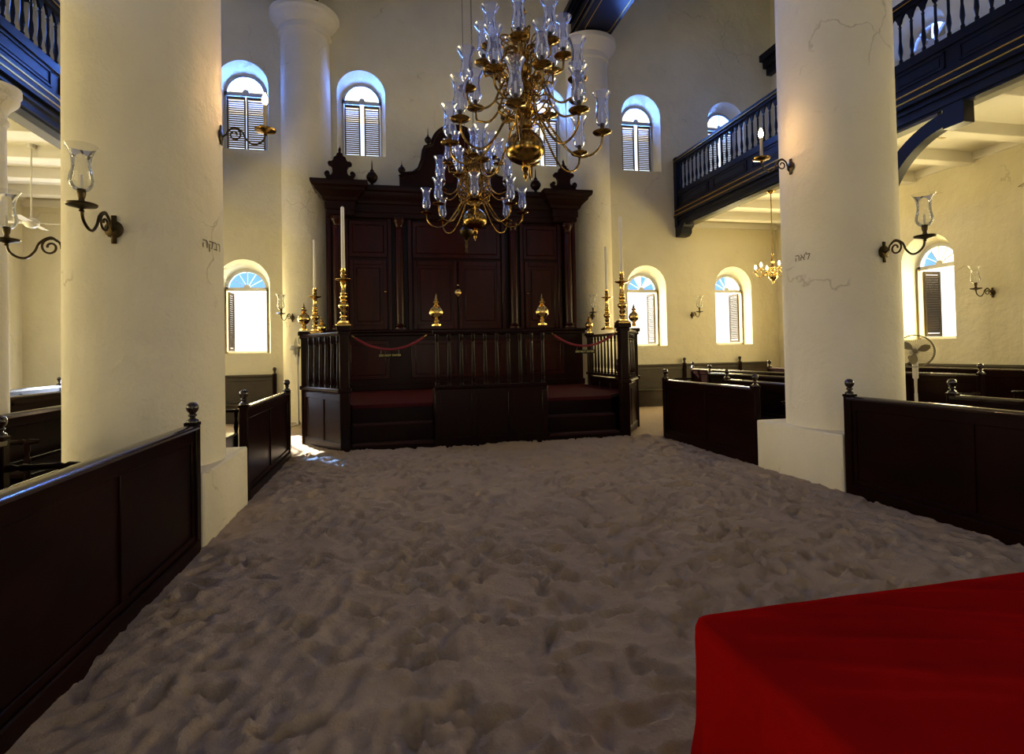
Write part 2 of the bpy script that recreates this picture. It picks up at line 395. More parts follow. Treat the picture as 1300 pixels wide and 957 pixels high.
# ------------------------------------------------------------------ windows
def window(name, cx, z0, zt, hw, to3, upper, label, gap=.0, panes=6, blue=(), shut=True):
    w=thing(name,label,'window',kind='structure'); h=hw-.10; top=zt-.2; zs=top-h; fr='frame' if upper else 'framew'
    T=lambda pts:[to3(*p) for p in pts]
    def bx(mb,a0,a1,z_0,z_1,d0,d1):
        vs=[to3(a,z,d) for z,d in ((z_0,d0),(z_0,d1),(z_1,d1),(z_1,d0)) for a in (a0,a1)]
        mb.add(vs,[(0,1,3,2),(2,3,5,4),(4,5,7,6),(6,7,1,0),(0,2,4,6),(1,7,5,3)])
    n=18; d0,d1=WP-.02,WP+.07
    mb=MB()                                             # arched ring frame, jambs, transom, sill
    for r0,r1 in ((h-.075,h),):
        for k in range(n):
            a,b=PI*k/n,PI*(k+1)/n
            vs=[(cx+r*math.cos(t),zs+r*math.sin(t),d) for t in (a,b) for r in (r0,r1) for d in (d0,d1)]
            mb.add(T(vs),[(0,2,3,1),(4,5,7,6),(0,4,6,2),(1,3,7,5),(0,1,5,4),(2,6,7,3)])
    if upper: bx(mb,cx-h,cx-h+.05,z0,zs,d0,d1); bx(mb,cx+h-.05,cx+h,z0,zs,d0,d1)
    else:
        for a_,b_ in ((cx-h,cx-h+.045),(cx+h-.045,cx+h)):
            jb=MB(); bx(jb,a_,b_,z0,zs,d0-.04,d1); jb.build('shaded_jamb','shutter',w)  # dark colour paints in the shaded edge beside the open leaf
    bx(mb,cx-h,cx+h,zs-.05,zs+.045,d0,d1); bx(mb,cx-h,cx+h,z0,z0+.06,d0,d1)
    mb.build('frame',fr,w)
    fb=MB()                                             # fan of glazing bars with a half-round hub
    for k in range(1,panes):
        t=PI*k/panes; ca,sa=math.cos(t),math.sin(t)
        vs=[(cx+r*ca-s_*sa*.008,zs+.045+r*sa+s_*ca*.008,d) for r in (.07,h-.1) for s_ in (-1,1) for d in (d0+.02,d1-.02)]
        fb.add(T(vs),[(0,2,3,1),(4,5,7,6),(0,4,6,2),(1,3,7,5),(0,1,5,4),(2,6,7,3)])
    hp=[(cx+.08*math.cos(PI*k/8),zs+.045+.08*math.sin(PI*k/8)) for k in range(9)]
    fb.add(T([(a,z,d0+.01) for a,z in hp]+[(a,z,d1-.01) for a,z in hp]),[tuple(range(9)),tuple(range(17,8,-1))]+[(i,(i+1)%9,(i+1)%9+9,i+9) for i in range(9)])
    fb.build('fanlight_bars',fr,w)
    for blu in (0,1):
        gb=MB(); cnt=0
        for k in range(panes):
            if (k in blue)!=bool(blu): continue
            cnt+=1; pts=[(cx,zs+.045,WP+.03)]+[(cx+(h-.06)*math.cos(PI*(k+q/4)/panes),zs+.045+(h-.06)*math.sin(PI*(k+q/4)/panes),WP+.03) for q in range(5)]
            gb.add(T(pts),[tuple(range(6))])
        if cnt: o=gb.build('blue_pane' if blu else 'pane','blueglass' if blu else 'glass',w); 
    # shutters
    lw=h-.055
    for sd in (-1,1):
        sh=MB(); sl=MB(); H0=z0+.07; H1=zs-.06
        def P(u,z,t):                                   # u across the leaf from the hinge, t through its thickness
            if upper: return to3(cx+sd*(lw-u), z, WP+.03+t)
            return to3(cx+sd*(lw+.0+t), z, WP+.10+u)    # swung outward, square to the wall
        W_=(lw-gap/2) if upper else lw
        def lb(m_,u0,u1,za,zb,t0,t1):
            vs=[P(u,z,t) for z,t in ((za,t0),(za,t1),(zb,t1),(zb,t0)) for u in (u0,u1)]
            m_.add(vs,[(0,1,3,2),(2,3,5,4),(4,5,7,6),(6,7,1,0),(0,2,4,6),(1,7,5,3)])
        st=.04
        lb(sh,0,st,H0,H1,-.018,.018); lb(sh,W_-st,W_,H0,H1,-.018,.018); lb(sh,st,W_-st,H0,H0+.07,-.018,.018); lb(sh,st,W_-st,H1-.07,H1,-.018,.018)
        lf=sh.build('shutter','shutterf' if upper else 'slatd',w,smooth=False)
        k=H0+.085; pitch=.048
        while k<H1-.1:
            vs=[P(u,z,t) for z,t in ((k,-.016),(k+.007,-.018),(k+.060,.014),(k+.053,.016)) for u in (st-.003,W_-st+.003)]
            sl.add(vs,[(0,1,3,2),(2,3,5,4),(4,5,7,6),(6,7,1,0),(0,2,4,6),(1,7,5,3)]); k+=pitch*1.18
        sl.build('slats','slat' if upper else 'slatd',lf,smooth=False)
    return w
wn=1
ul={-6.5:'arched upper window of the end wall beyond the left column','-':0,-3.60:'arched blue-lit upper window with closed louvred shutters beside the left column',-.68:'arched blue-lit upper window with a bright slit between shutters above the left end of the ark',
 4.38:'arched upper window behind the arms of the big chandelier',7.33:'arched upper window with bright white reveal right of the half column',10.15:'arched upper window half hidden by the right gallery balustrade'}
for x in xu: window(f'window_{wn}',x,*UP,tb,True,ul[x],gap=.02 if x==-3.6 else .1,panes=4); wn+=1
ll={-3.62:'blazing white arched lower window beside the left column',7.38:'arched lower window with blue fan panes behind the brass finials right of the platform',10.25:'arched lower window with an open shutter left of the small lit chandelier'}
for x in xl: window(f'window_{wn}',x,*LO,tb,False,ll[x],blue=(0,1,2,3,4,5) if x<0 else ((0,4,2,5) if x<9 else (3,4,5))); wn+=1
for to3,sd in ((tr,'right'),(tl,'left')):
    for y in ys:
        if y<0: continue
        lab='arched window with open louvred shutter in the right aisle wall above the pedestal fan' if (sd=='right' and 10<y<11) else ('arched upper window seen through the near balusters of the right gallery' if sd=='right' else None)
        window(f'window_{wn}',y,*UP,to3,True,lab if 10<y<11 and sd=='left' else ('arched upper side window seen through the near balusters of the right gallery' if (sd=='right' and 10<y<11) else f'arched upper side window of the {sd} gallery'),gap=.05,panes=4); wn+=1
        window(f'window_{wn}',y,*LO,to3,False,lab if (sd=='right' and 10<y<11) else f'arched lower side window of the {sd} aisle',blue=(0,1) if sd=='right' else (2,3)); wn+=1
dr=thing('door_1','open doorway in the end wall of the left aisle hidden behind the big column','door',kind='structure')
m=MB(); m.box(DOORX-.70,DOORX-.62,YB+WP,YB+WP+.08,0,2.5); m.box(DOORX+.62,DOORX+.70,YB+WP,YB+WP+.08,0,2.5); m.box(DOORX-.7,DOORX+.7,YB+WP,YB+WP+.08,2.45,2.55); m.build('door_frame','shutter',dr)

# ------------------------------------------------------------------ columns
def shaft_prof(r, z0, z1, cap=True):
    p=[(r+.0,z0),(r,z0+.3),(r*.99,(z0+z1)/2),(r*.97,z1-.62)]
    if cap: p+=[(r*.97,z1-.60),(r*1.04,z1-.58),(r*1.05,z1-.54),(r*1.0,z1-.52),(r*1.0,z1-.40),(r*1.08,z1-.36),(r*1.2,z1-.27),(r*1.28,z1-.2),(r*1.30,z1-.16),(r*1.38,z1-.12),(r*1.38,z1)]
    return p
CL=(-2.31,6.0); CR=(5.63,6.0); RC=.66
def big_column(c, label, txt, ang, zt, hx):
    t=thing('column',label,'column',(c[0],c[1],0))
    m=MB(); m.lathe(shaft_prof(RC,.55,10.40),64); m.build('shaft','column',t,ang=50)
    p=MB(); hx0,hx1=hx; p.box(hx0-c[0],hx1-c[0],5.26-c[1],6.73-c[1],-.12,.60,c=.015); p.build('plinth','column',t)
    def bend(v):
        a=ang+v.x/RC; r=RC+.001+max(v.z,0); return Vector((r*math.cos(a),r*math.sin(a),zt+v.y))
    textmesh(txt,.125,'inscription','ink',t,None,depth=.0015,bend=bend)['label']='small faded Hebrew lettering'
    return t
# inscriptions sit on the faces turned to the nave
def ang_for(c, px_dir):
    return px_dir
big_column(CL,'thick white plastered column on a square plinth at the left of the nave','רבקה'[::-1],R(-16),2.69,(-3.04,-1.60))
big_column(CR,'thick white plastered column on a square plinth at the right of the nave','לאה'[::-1],R(-169),2.70,(4.90,6.36))
def half_column(x,label):
    t=thing('half_column',label,'column',(x,14.93,0)); m=MB(); m.lathe(shaft_prof(.62,-.1,10.38),56); m.build('shaft','column',t,ang=50)
half_column(-2.06,'white half column with moulded capital against the end wall left of the ark')
half_column(5.62,'white half column against the end wall right of the ark, partly behind the chandelier')
def small_column(x,label):
    t=thing('gallery_column',label,'column',(x,8.45,0))
    m=MB(); m.lathe([(.26,-.1),(.26,.35),(.2,.4),(.19,2.5),(.17,4.72)],28); m.build('shaft','column',t,ang=50)
    m=MB(); m.lathe([(.17,4.70),(.20,4.74),(.20,4.79),(.175,4.81),(.175,4.88),(.22,4.95),(.29,5.02),(.31,5.06),(.31,5.12),(.33,5.14),(.33,5.22)],28); m.build('capital','column',t,ang=50)
small_column(-5.1,'slim white column holding up the left gallery at the photo edge')
small_column(8.4,'slim white column under the right gallery, hidden behind the big right column')

# dark entablature beams over the columns
def ent_beam(cx, inner, label):
    t=thing('entablature_beam',label,'beam',(cx,0,0)); h=.46
    m=MB(); m.box(-h,h,YF,YB,10.42,11.35); m.build('beam_core','black',t)
    m=MB()
    for s_ in (-1,1):
        for z0,z1,o in ((10.46,10.56,.03),(10.70,10.76,.05),(11.05,11.12,.09),(11.12,11.22,.15),(11.22,11.38,.22)):
            a,b=sorted((s_*h,s_*(h+o))); m.box(a,b,YF,YB,z0,z1)
    m.build('moulding','black',t)
    for y0,y1 in ((11.2,14.3),(7.2,10.6)):                                # gilt outline panels on the soffit
        g_=MB(); pts=[]
        for (px,py,a0) in ((h-.22,y1-.22,0),(-h+.22,y1-.22,90),(-h+.22,y0+.22,180),(h-.22,y0+.22,270)):
            for k in range(7): a=R(a0+k*15); pts.append((px+.12*math.cos(a),py+.12*math.sin(a),10.415))
        g_.tube(pts,.012,6,closed=True); g_.build('gilt_panel_line','gold',t)
    for s_ in (-1,1):
        g_=MB(); g_.box(*sorted((s_*(h+.03),s_*(h+.038))),YF,YB,10.54,10.555); g_.box(*sorted((s_*(h+.05),s_*(h+.058))),YF,YB,10.72,10.735); g_.build('gilt_line','gold',t)
ent_beam(-2.21,1,'dark moulded beam running out over the left half column')
ent_beam(5.67,-1,'dark moulded beam with gilt panel line running out over the right half column')
def corner_piece():
    o=MB(); 
    for z0,z1,w in ((10.1,10.3,.18),(10.3,10.5,.3),(10.5,10.7,.42)): o.box(XR-w,XR,YF,YB,z0,z1)
    tag(o.build('trim_1','black'),'dark cornice high along the right side wall','cornice',kind='structure')
    o=MB()
    for z0,z1,w in ((10.1,10.3,.18),(10.3,10.5,.3),(10.5,10.7,.42)): o.box(XL,XL+w,YF,YB,z0,z1)
    tag(o.build('trim_2','black'),kind='structure')
corner_piece()

# ------------------------------------------------------------------ galleries
def gallery(x, s_, label, y0):
    """front plane at x, gallery floor on the +s_ side away from the nave"""
    t=thing('gallery',label,'gallery',(x,0,0)); f=-s_      # f: towards the nave
    def B(m,o0,o1,z0,z1,ya=YF,yb=YB): m.box(*sorted((f*o0,f*o1)),ya,yb,z0,z1)
    m=MB(); B(m,-.16,.0,5.26,6.3); B(m,0,.03,6.14,6.28); B(m,0,.03,5.72,5.80)
    B(m,0,.05,5.62,5.69); B(m,0,.08,5.50,5.56); B(m,0,.04,5.40,5.44); B(m,0,.015,5.26,5.32); B(m,-.18,-.02,5.22,5.27); m.build('fascia','black',t)
    m=MB()
    n=0; yy=YB-.35
    while yy-1.55>y0-3:
        a,b=yy-1.4,yy
        for q in ((a,b,5.84,5.87),(a,b,6.07,6.10),(a,a+.03,5.84,6.10),(b-.03,b,5.84,6.10)): B(m,0,.018,q[2],q[3],q[0],q[1])
        B(m,0,.012,5.90,6.04,a+.09,b-.09); yy-=1.62
    m.build('panel_moulding','black',t)
    for z in (5.705,5.575,): g_=MB(); B(g_,0,.062 if z>5.6 else .09,z-.012,z+.012); g_.build('gilt_line','gold',t)
    m=MB(); B(m,-.12,.06,7.18,7.27); B(m,-.09,.03,7.12,7.18); m.build('handrail','black',t)
    g_=MB(); B(g_,0,.066,7.185,7.2); g_.build('gilt_line','gold',t)
    # balusters: thin turned pillars joined by little pointed arches below the rail
    sp=.205; prof=[(.030,6.29),(.030,6.36),(.018,6.38),(.026,6.44),(.036,6.50),(.030,6.60),(.020,6.68),(.022,6.80),(.020,6.90),(.028,6.915),(.018,6.93),(.018,6.98)]
    bm=MB(); bm.lathe(prof,10); ar=[]
    for k in range(7): u=k/6*(sp/2); ar.append((u,6.98+.13*math.sin(u/(sp/2)*PI/2)))
    poly=[(-a,b) for a,b in reversed(ar)][:-1]
    poly=[(-sp/2,7.125),(sp/2,7.125)]+[(sp/2-.004,7.11),(.075,7.085),(.045,7.04),(.022,6.97),(-.022,6.97),(-.045,7.04),(-.075,7.085),(-sp/2+.004,7.11)]
    bm.prism(poly,-.02,.02,axis='x'); first=None; y=YB-.28
    while y>y0:
        if first is None: first=bm.build('baluster','black',t,ang=30); first.location=(-f*.04,y,0)
        else:
            c_=first.copy(); COL.objects.link(c_); c_.parent=t; c_.location=(-f*.04,y,0)
        y-=sp
    m=MB(); B(m,-.14,.06,5.22,7.30,YB-.16,YB-.0); m.build('end_post','black',t)
    m=MB(); m.prism([(YB,5.26),(YB-.5,5.26),(YB-.46,5.17),(YB-.36,5.12),(YB-.34,5.0),(YB-.22,4.93),(YB,4.93)],*sorted((f*.04,-f*.3)),axis='x'); m.build('end_corbel','black',t)
    m=MB(); B(m,-.44,-.16,5.255,5.28); m.build('soffit_strip','olive',t)
    return t
GR=gallery(8.4,1,'dark balustraded gallery with gilt lines along the right aisle',3.5)
gallery(-5.1,-1,'dark balustraded gallery in the top left corner behind the big column',5.5)
for sd,(a,b) in enumerate(((8.56,XR),(XL,-5.26))):
    m=MB(); m.box(a,b,YF,YB,5.52,5.60); m.box(a,b,YF,YB,5.60,5.7)
    tag(m.build(f'ceiling_{sd+2}','white',smooth=False),'white boarded ceiling under the %s gallery'%('right' if sd==0 else 'left'),'ceiling',kind='structure')
    k=0; y=14.25
    while y>-5:
        m=MB(); m.box(a,b,y-.13,y+.13,5.30,5.53,c=.012); tag(m.build(f'trim_{10+sd*20+k}','white'),kind='structure'); y-=1.29; k+=1
    m=MB(); m.box(a,b,YB-.06,YB,5.24,5.40); m.box(*( (XR-.08,XR) if sd==0 else (XL,XL+.08) ),YF,YB,5.36,5.52); tag(m.build(f'trim_{70+sd}','white'),kind='structure')
# curved brace under the right gallery
def brace(t):
    cy,cz,n=6.68,3.55,18; poly=[]
    for k in range(n+1): a=R(90*k/n); poly.append((cy+1.56*math.cos(a),cz+1.62*math.sin(a)))
    for k in range(n,-1,-1): a=R(90*k/n); poly.append((cy+1.30*math.cos(a),cz+1.40*math.sin(a)))
    m=MB(); m.prism(poly,-.02,.16,axis='x'); b=m.build('curved_brace','black',t)
    m=MB(); m.box(-.03,.17,6.50,6.82,4.90,5.24); m.build('brace_block','black',b)
    m=MB(); m.prism([(6.95,5.22),(6.95,5.17),(8.2,5.17),(8.2,5.22)],.03,.12,axis='x'); m.build('spandrel_strip','olive',b)
brace(GR)

# ------------------------------------------------------------------ pews
def finial_prof(s=1.): return [(.055*s,0),(.055*s,.02*s),(.03*s,.035*s),(.024*s,.05*s),(.04*s,.062*s),(.04*s,.075*s),(.028*s,.085*s),(.052*s,.115*s),(.058*s,.145*s),(.05*s,.175*s),(.03*s,.195*s),(.0,.2*s)]
def post(parent,x,y,h,w=.095,fs=.85,name='end_post'):
    m=MB(); m.box(x-w/2,x+w/2,y-w/2,y+w/2,-.1,h,c=.008); m.box(x-w/2-.005,x+w/2+.005,y-w/2-.005,y+w/2+.005,h-.02,h+.01,c=.005); p=m.build(name,'pew',parent)
    m=MB(); m.lathe(finial_prof(fs),18,(x,y,h+.01)); m.build('ball_finial','rail',p,ang=60); return p
def partition(x, y0, y1, top, label, mids, side):
    """panelled screen closing a pew block, facing the nave on the +side"""
    t=thing('pew_screen',label,'pew screen',(x,(y0+y1)/2,0)); a,b=y0-(y0+y1)/2,y1-(y0+y1)/2
    m=MB(); m.box(-.012,.012,a,b,-.08,top-.03); m.build('panel','pew',t)
    fr=MB(); fr.box(-.028,.028,a,b,top-.14,top-.03,c=.006); fr.box(-.03,.03,a,b,-.08,.12,c=.006)
    edges=[a+.05]+mids+[b-.05]
    for e in edges: fr.box(-.026,.026,e-.05,e+.05,.1,top-.12,c=.005)
    fr.build('panel_frame','pew',t)
    m=MB(); m.prism([(-.055,top-.03),(.055,top-.03),(.06,top-.012),(.045,top+.004),(.0,top+.014),(-.045,top+.004),(-.06,top-.012)],a,b,axis='y'); m.build('top_rail','rail',t)
    m=MB(); m.box(side*.03 if side>0 else -.055,.055 if side>0 else -.03,a,b,-.08,.07,c=.01); m.build('skirting','pew',t)
    post(t,0,a+.0,top+.02); post(t,0,b,top+.02)
    return t
LX=-1.66; RX=4.96; PT=1.03
partition(LX,-2.2,5.17,PT,'long dark pew screen in the left foreground running up to the column plinth',[-2.45,0,2.4],1)
partition(LX,6.85,9.5,PT,'short dark two-panel pew screen between the left column plinth and the platform',[0],1)
partition(RX,-2.2,5.19,PT,'long dark pew screen in the right foreground beside the column plinth',[-2.4,0,2.4],-1)
partition(RX,6.82,9.40,PT,'dark two-panel pew screen left of the right column plinth',[0],-1)
def bench(x, y0, y1, face, top, label, group='rows of benches in the aisles', arms=True, wallb=False, seat_mat='pew'):
    """long bench, backrest at local x=0, seat towards +x; face=+1 looks to +x, -1 to -x"""
    L=(y1-y0)/2; t=thing('bench',label,'bench',(x,(y0+y1)/2,0),0 if face>0 else PI,group)
    m=MB(); m.box(-.018,.018,-L,L,.25,top-.02); m.box(-.03,.03,-L,L,top-.16,top-.06,c=.006); m.box(-.03,.03,-L,L,.42,.5,c=.006)
    n=max(1,round(2*L/1.4))
    for k in range(1,n): q=-L+2*L*k/n; m.box(-.03,.03,q-.04,q+.04,.45,top-.1,c=.005)
    m.build('backrest',seat_mat,t)
    m=MB(); m.prism([(-.045,top-.06),(.045,top-.06),(.05,top-.03),(.03,top-.01),(-.03,top-.01),(-.05,top-.03)],-L,L,axis='y'); m.build('top_rail','rail',t)
    m=MB(); m.box(.02,.46,-L+.03,L-.03,.41,.45,c=.012); m.box(.40,.43,-L+.03,L-.03,-.08,.41); m.build('seat',seat_mat,t)
    for s_ in (-1,1):
        post(t,0,s_*L,top,w=.085,fs=.8)
        if arms:
            m=MB()
            m.tube([(.04,s_*(L-.0),.78),(.08,s_*L,.78),(.12,s_*L,.78),(.15,s_*L,.78),(.2,s_*L,.78),(.36,s_*L,.78),(.40,s_*L,.78),(.43,s_*L,.78),(.46,s_*L,.78),(.55,s_*L,.78)],[.03,.03,.018,.032,.024,.024,.03,.018,.032,.022],10)
            ar=m.build('arm_rest','pew',t,ang=50)
            m=MB(); m.lathe([(.03,-.08),(.03,.42),(.022,.45),(.034,.52),(.03,.60),(.016,.66),(.028,.69),(.028,.78)],12,(.44,s_*L,0)); m.build('arm_post','pew',ar,ang=50)
    return t
bench(6.1,7.05,9.2,-1,1.03,'dark bench behind the pew screen left of the right column')
bench(7.25,7.05,11.6,-1,1.05,'second dark bench row behind the far right pew screen')
bench(8.05,9.25,13.7,-1,1.07,'dark bench row seen just above the far right pew screen, nearest the end wall')
bench(9.3,7.1,12.2,-1,1.10,'dark bench row under the gallery beyond the far right pew screen')
bench(10.45,7.1,12.2,-1,1.15,'rearmost dark bench row below the window with the open shutter')
bench(6.2,-1.5,5.05,-1,1.03,'dark bench right behind the near right pew screen')
bench(7.4,-1.5,5.05,-1,1.05,'second dark bench row behind the near right pew screen')
bench(9.3,-1.5,5.6,-1,1.08,'third dark bench row at the right photo edge below the aisle wall')
bench(-2.95,-1.5,5.0,1,1.02,'dark bench with turned arm rest just behind the left foreground screen')
bench(-4.1,-1.5,5.1,1,1.05,'second dark bench row behind the left foreground screen')
bench(-2.8,7.05,9.25,1,1.03,'dark bench behind the far left pew screen')
bench(-4.1,6.6,9.6,1,1.05,'dark bench row seen between the left column and the slim gallery column')
bench(-5.75,7.3,14.0,1,1.08,'dark bench row beyond the slim gallery column in the left aisle')
bench(-7.2,7.3,14.1,1,1.08,'rearmost bench row in the left aisle, its rail catching light')
def wall_bench(x0,x1,y0,y1,label,rz,L,posts,kick=True):
    t=thing('wall_bench',label,'bench',((x0+x1)/2,(y0+y1)/2,0),rz); h=L/2      # local: backrest on y=0 plane, seat towards -y
    m=MB(); m.box(-h,h,-.05,-.01,.2,1.12); m.box(-h,h,-.065,-.01,1.0,1.08,c=.006); m.box(-h,h,-.065,-.01,.46,.54,c=.006)
    m.build('backrest','dado',t); m=MB(); m.box(-h,h,-.085,-.005,1.10,1.16,c=.015); m.build('top_rail','dado',t)
    m=MB(); m.box(-h,h,-.5,-.05,.42,.46,c=.012); m.box(-h,h,-.45,-.42,-.08,.42); m.build('seat','dado',t)
    for q in posts: post(t,q,-.06,1.16,w=.09,fs=.85,name='post')
wall_bench(-8.3,-2.8,15,15,'brown panelled bench along the end wall below the blazing left window',0,0,[]) if False else None
t0=wall_bench(-5.7,-2.85,14.98,14.98,'brown panelled bench along the end wall below the blazing left window',0,2.85,[1.38])
wall_bench(6.0,11.6,14.98,14.98,'brown panelled bench along the end wall right of the platform',0,5.0,[-.3,1.55,-2.45])
wall_bench(11.78,11.78,4.6,14.4,'dark panelled bench along the right aisle wall behind the pedestal fan',-PI/2,9.6,[3.2,1.8,-1.0]) 
wall_bench(-8.38,-8.38,5.,14.,'brown panelled bench along the left aisle wall',PI/2,9.0,[])

# ------------------------------------------------------------------ ark platform
CX=1.73
plat=thing('ark_platform','dark wooden platform with turned balustrades and red carpet in front of the ark','platform',(CX,9.62,0))
YP=9.62
Lp=[(-2.5,0),(-3.32,1.28),(-3.32,4.0)]
Rp=[(2.5,0),(3.32,1.28),(3.32,4.0)]
PH=1.0; FZ=.72
def seg_panel(parent,a,b,name='base_panel'):
    d=Vector((b[0]-a[0],b[1]-a[1])); L=d.length; an=math.atan2(d.y,d.x); mx=Matrix.Translation((a[0],a[1],0))@Matrix.Rotation(an,4,'Z')
    m=MB(); m.box(0,L,-.02,.02,-.12,PH-.05,mx); m.box(0,L,-.04,.04,-.12,.12,mx,c=.008); m.box(0,L,-.035,.035,PH-.16,PH-.06,mx,c=.006)
    n=max(1,round(L/.75))
    for k in range(n+1): q=L*k/n; q=min(max(q,.045),L-.045); m.box(q-.045,q+.045,-.034,.034,.1,PH-.1,mx,c=.005)
    return m.build(name,'wood',parent)
def moulding(parent,path,z,name,mt='wood'):
    m=MB(); m.sweep([(-.075,0),(.075,0),(.085,.015),(.075,.035),(.06,.045),(.06,.06),(-.06,.06),(-.06,.045),(-.075,.035),(-.085,.015)],path,z); return m.build(name,mt,parent)
balp=[(.036,0),(.036,.05),(.022,.06),(.034,.075),(.034,.085),(.02,.10),(.030,.13),(.033,.2),(.026,.5),(.021,.74),(.020,.76),(.032,.775),(.032,.785),(.02,.80),(.03,.83),(.03,.90)]
bal0=MB(); bal0.lathe(balp,14); BAL=bal0.build('baluster','wood',plat,ang=40); BAL.location=(-.985,0,PH+.04); used=[False]
def balus(x,y):
    if not used[0]: used[0]=True; BAL.location=(x,y,PH+.04); return
    c_=BAL.copy(); COL.objects.link(c_); c_.parent=plat; c_.location=(x,y,PH+.04)
def cpost(x,y,w=.16,name='corner_post',h=2.09):
    m=MB(); m.box(x-w/2,x+w/2,y-w/2,y+w/2,-.12,h-.1,c=.01); m.box(x-w/2-.03,x+w/2+.03,y-w/2-.03,y+w/2+.03,PH-.02,PH+.05,c=.012)
    m.box(x-w/2-.02,x+w/2+.02,y-w/2-.02,y+w/2+.02,h-.14,h-.08,c=.01); m.box(x-w/2-.045,x+w/2+.045,y-w/2-.045,y+w/2+.045,h-.08,h,c=.015)
    return m.build(name,'wood',plat)
for P in (Lp,Rp):
    seg_panel(plat,P[0],P[1]); seg_panel(plat,P[1],P[2])
    path=P
    moulding(plat,path,PH-.02,'base_moulding'); moulding(plat,path,PH+.94,'handrail')
    cpost(*P[0]); cpost(*P[1],w=.11,h=2.06,name='corner_post'); cpost(P[2][0],P[2][1],w=.11,h=2.06)
    for i in (0,1):
        a,b=Vector(P[i]),Vector(P[i+1]); L=(b-a).length; n=round(L/.215)
        for k in range(1,n): q=a+(b-a)*k/n; balus(q.x,q.y)
HB=.985
m=MB(); m.box(-HB-.03,HB+.03,-.02,.42,-.12,PH-.02,c=.01); m.box(-HB-.05,HB+.05,-.045,.0,-.12,.14,c=.01)
for q in (-HB+.03,-.33,.33,HB-.03): m.box(q-.05,q+.05,-.04,0,.1,PH-.1,c=.006)
m.build('centre_block','wood',plat)
moulding(plat,[(-HB-.02,.05),(HB+.02,.05)],PH-.02,'base_moulding'); moulding(plat,[(-HB-.04,.05),(HB+.04,.05)],PH+.94,'handrail')
for k in range(10): balus(-HB+.03+(2*HB-.06)*k/9,.05)
# stage and stairs
m=MB(); m.prism([(-2.42,.45),(-3.28,1.32),(-3.28,5.3),(3.28,5.3),(3.28,1.32),(2.42,.45)],-.1,FZ-.02,axis='z'); m.build('stage','wood',plat)
m=MB(); m.prism([(-2.38,.43),(-3.2,1.35),(-3.2,4.2),(3.2,4.2),(3.2,1.35),(2.38,.43)],FZ-.02,FZ+.006,axis='z'); m.build('carpet','carpet',plat)
for s_ in (-1,1):
    a,b=sorted((s_*(HB+.04),s_*2.42))
    for z,y in ((.09,.02),(.40,.22)):
        m=MB(); m.box(a,b,y,.47,-.12,z,c=.01); st=m.build('step','wood',plat)
        m=MB(); m.box(a+.02,b-.02,y-.012,y+.25,z-.03,z+.006,c=.01); m.build('stair_carpet','carpetd',st)
    m=MB(); m.box(a,b,.415,.44,FZ-.06,FZ+.004,c=.008); m.build('nosing','carpet',plat)
# ropes and signs
def rope(x0,x1,label,slabel):
    t=thing('rope_barrier',label,'rope barrier',(CX+(x0+x1)/2,YP+.05,0)); h=(x1-x0)/2
    pts=[(-h+2*h*k/24,0,1.93-.24*(1-((k-12)/12)**2)) for k in range(25)]
    m=MB(); m.tube(pts[1:-1],.021,10); m.build('rope','rope',t,ang=80)
    for e,q in ((0,1),(-1,-2)):
        m=MB(); m.tube([pts[e],pts[q],(Vector(pts[q])*1.0+Vector((.04 if e==0 else -.04,0,-.015)))],.018,10); m.build('brass_hook','abrass',t,ang=80)
    s=thing('hanging_sign',slabel,'sign',(CX+(x0+x1)/2,YP+.02,1.585),0,'do not enter signs hanging from the ropes')
    m=MB(); m.box(-.19,.19,0,.008,-.035,.035,c=.002); m.build('plate','plate',s)
    for sx in (-.15,.15): m=MB(); m.tube([(sx,.004,.03),(sx,.02,.085)],.0025,6); m.build('wire','steel',s)
    textmesh('DO NOT ENTER',.05,'lettering','letter',s,Matrix.Translation((0,-.001,0))@Matrix.Rotation(PI/2,4,'X'),depth=.001)
rope(-2.38,-HB-.14,'sagging crimson rope across the left stair opening of the platform','small dark DO NOT ENTER plate below the left rope')
rope(HB+.14,2.38,'sagging crimson rope across the right stair opening of the platform','small dark DO NOT ENTER plate below the right rope')

# brass finials & candlesticks
def bfin(x,y,label,s=1.,z=2.085):
    t=thing('brass_finial',label,'finial',(x,y,z),0,'brass finials on the platform rail')
    m=MB(); m.lathe([(r*s,z_*s) for r,z_ in [(.08,0),(.08,.022),(.05,.035),(.04,.06),(.052,.075),(.04,.09),(.034,.11),(.05,.12)]+[(.118*math.sin(a),.232-.118*math.cos(a)) for a in [R(28+k*12.5) for k in range(11)]]+[(.05,.338)]],30); m.build('ball','brass',t,ang=50)
    m=MB(); m.lathe([(r*s,z_*s) for r,z_ in [(.05,.335),(.062,.348),(.045,.36),(.025,.368),(.045,.385),(.055,.405),(.045,.425),(.022,.438),(.03,.45),(.034,.462),(.018,.478),(.012,.49),(.018,.50),(.012,.515),(.007,.54),(0,.57)]],20); m.build('spire','brass',t,ang=50)
bfin(CX-HB+.03,YP+.05,'brass ball finial on the left end of the central balustrade')
bfin(CX+HB-.03,YP+.05,'brass ball finial on the right end of the central balustrade')
bfin(CX-3.32,YP+1.28,'brass ball finial at the outer left corner of the platform',.92)
bfin(CX+3.32,YP+1.28,'brass ball finial before the bright window at the outer right platform corner',.92)
bfin(CX-3.32,YP+4.0,'small squat brass finial on the rail between the two left candlesticks',.85,2.065)
bfin(CX+3.32,YP+4.0,'small brass finial at the far end of the right platform rail',.85,2.065)
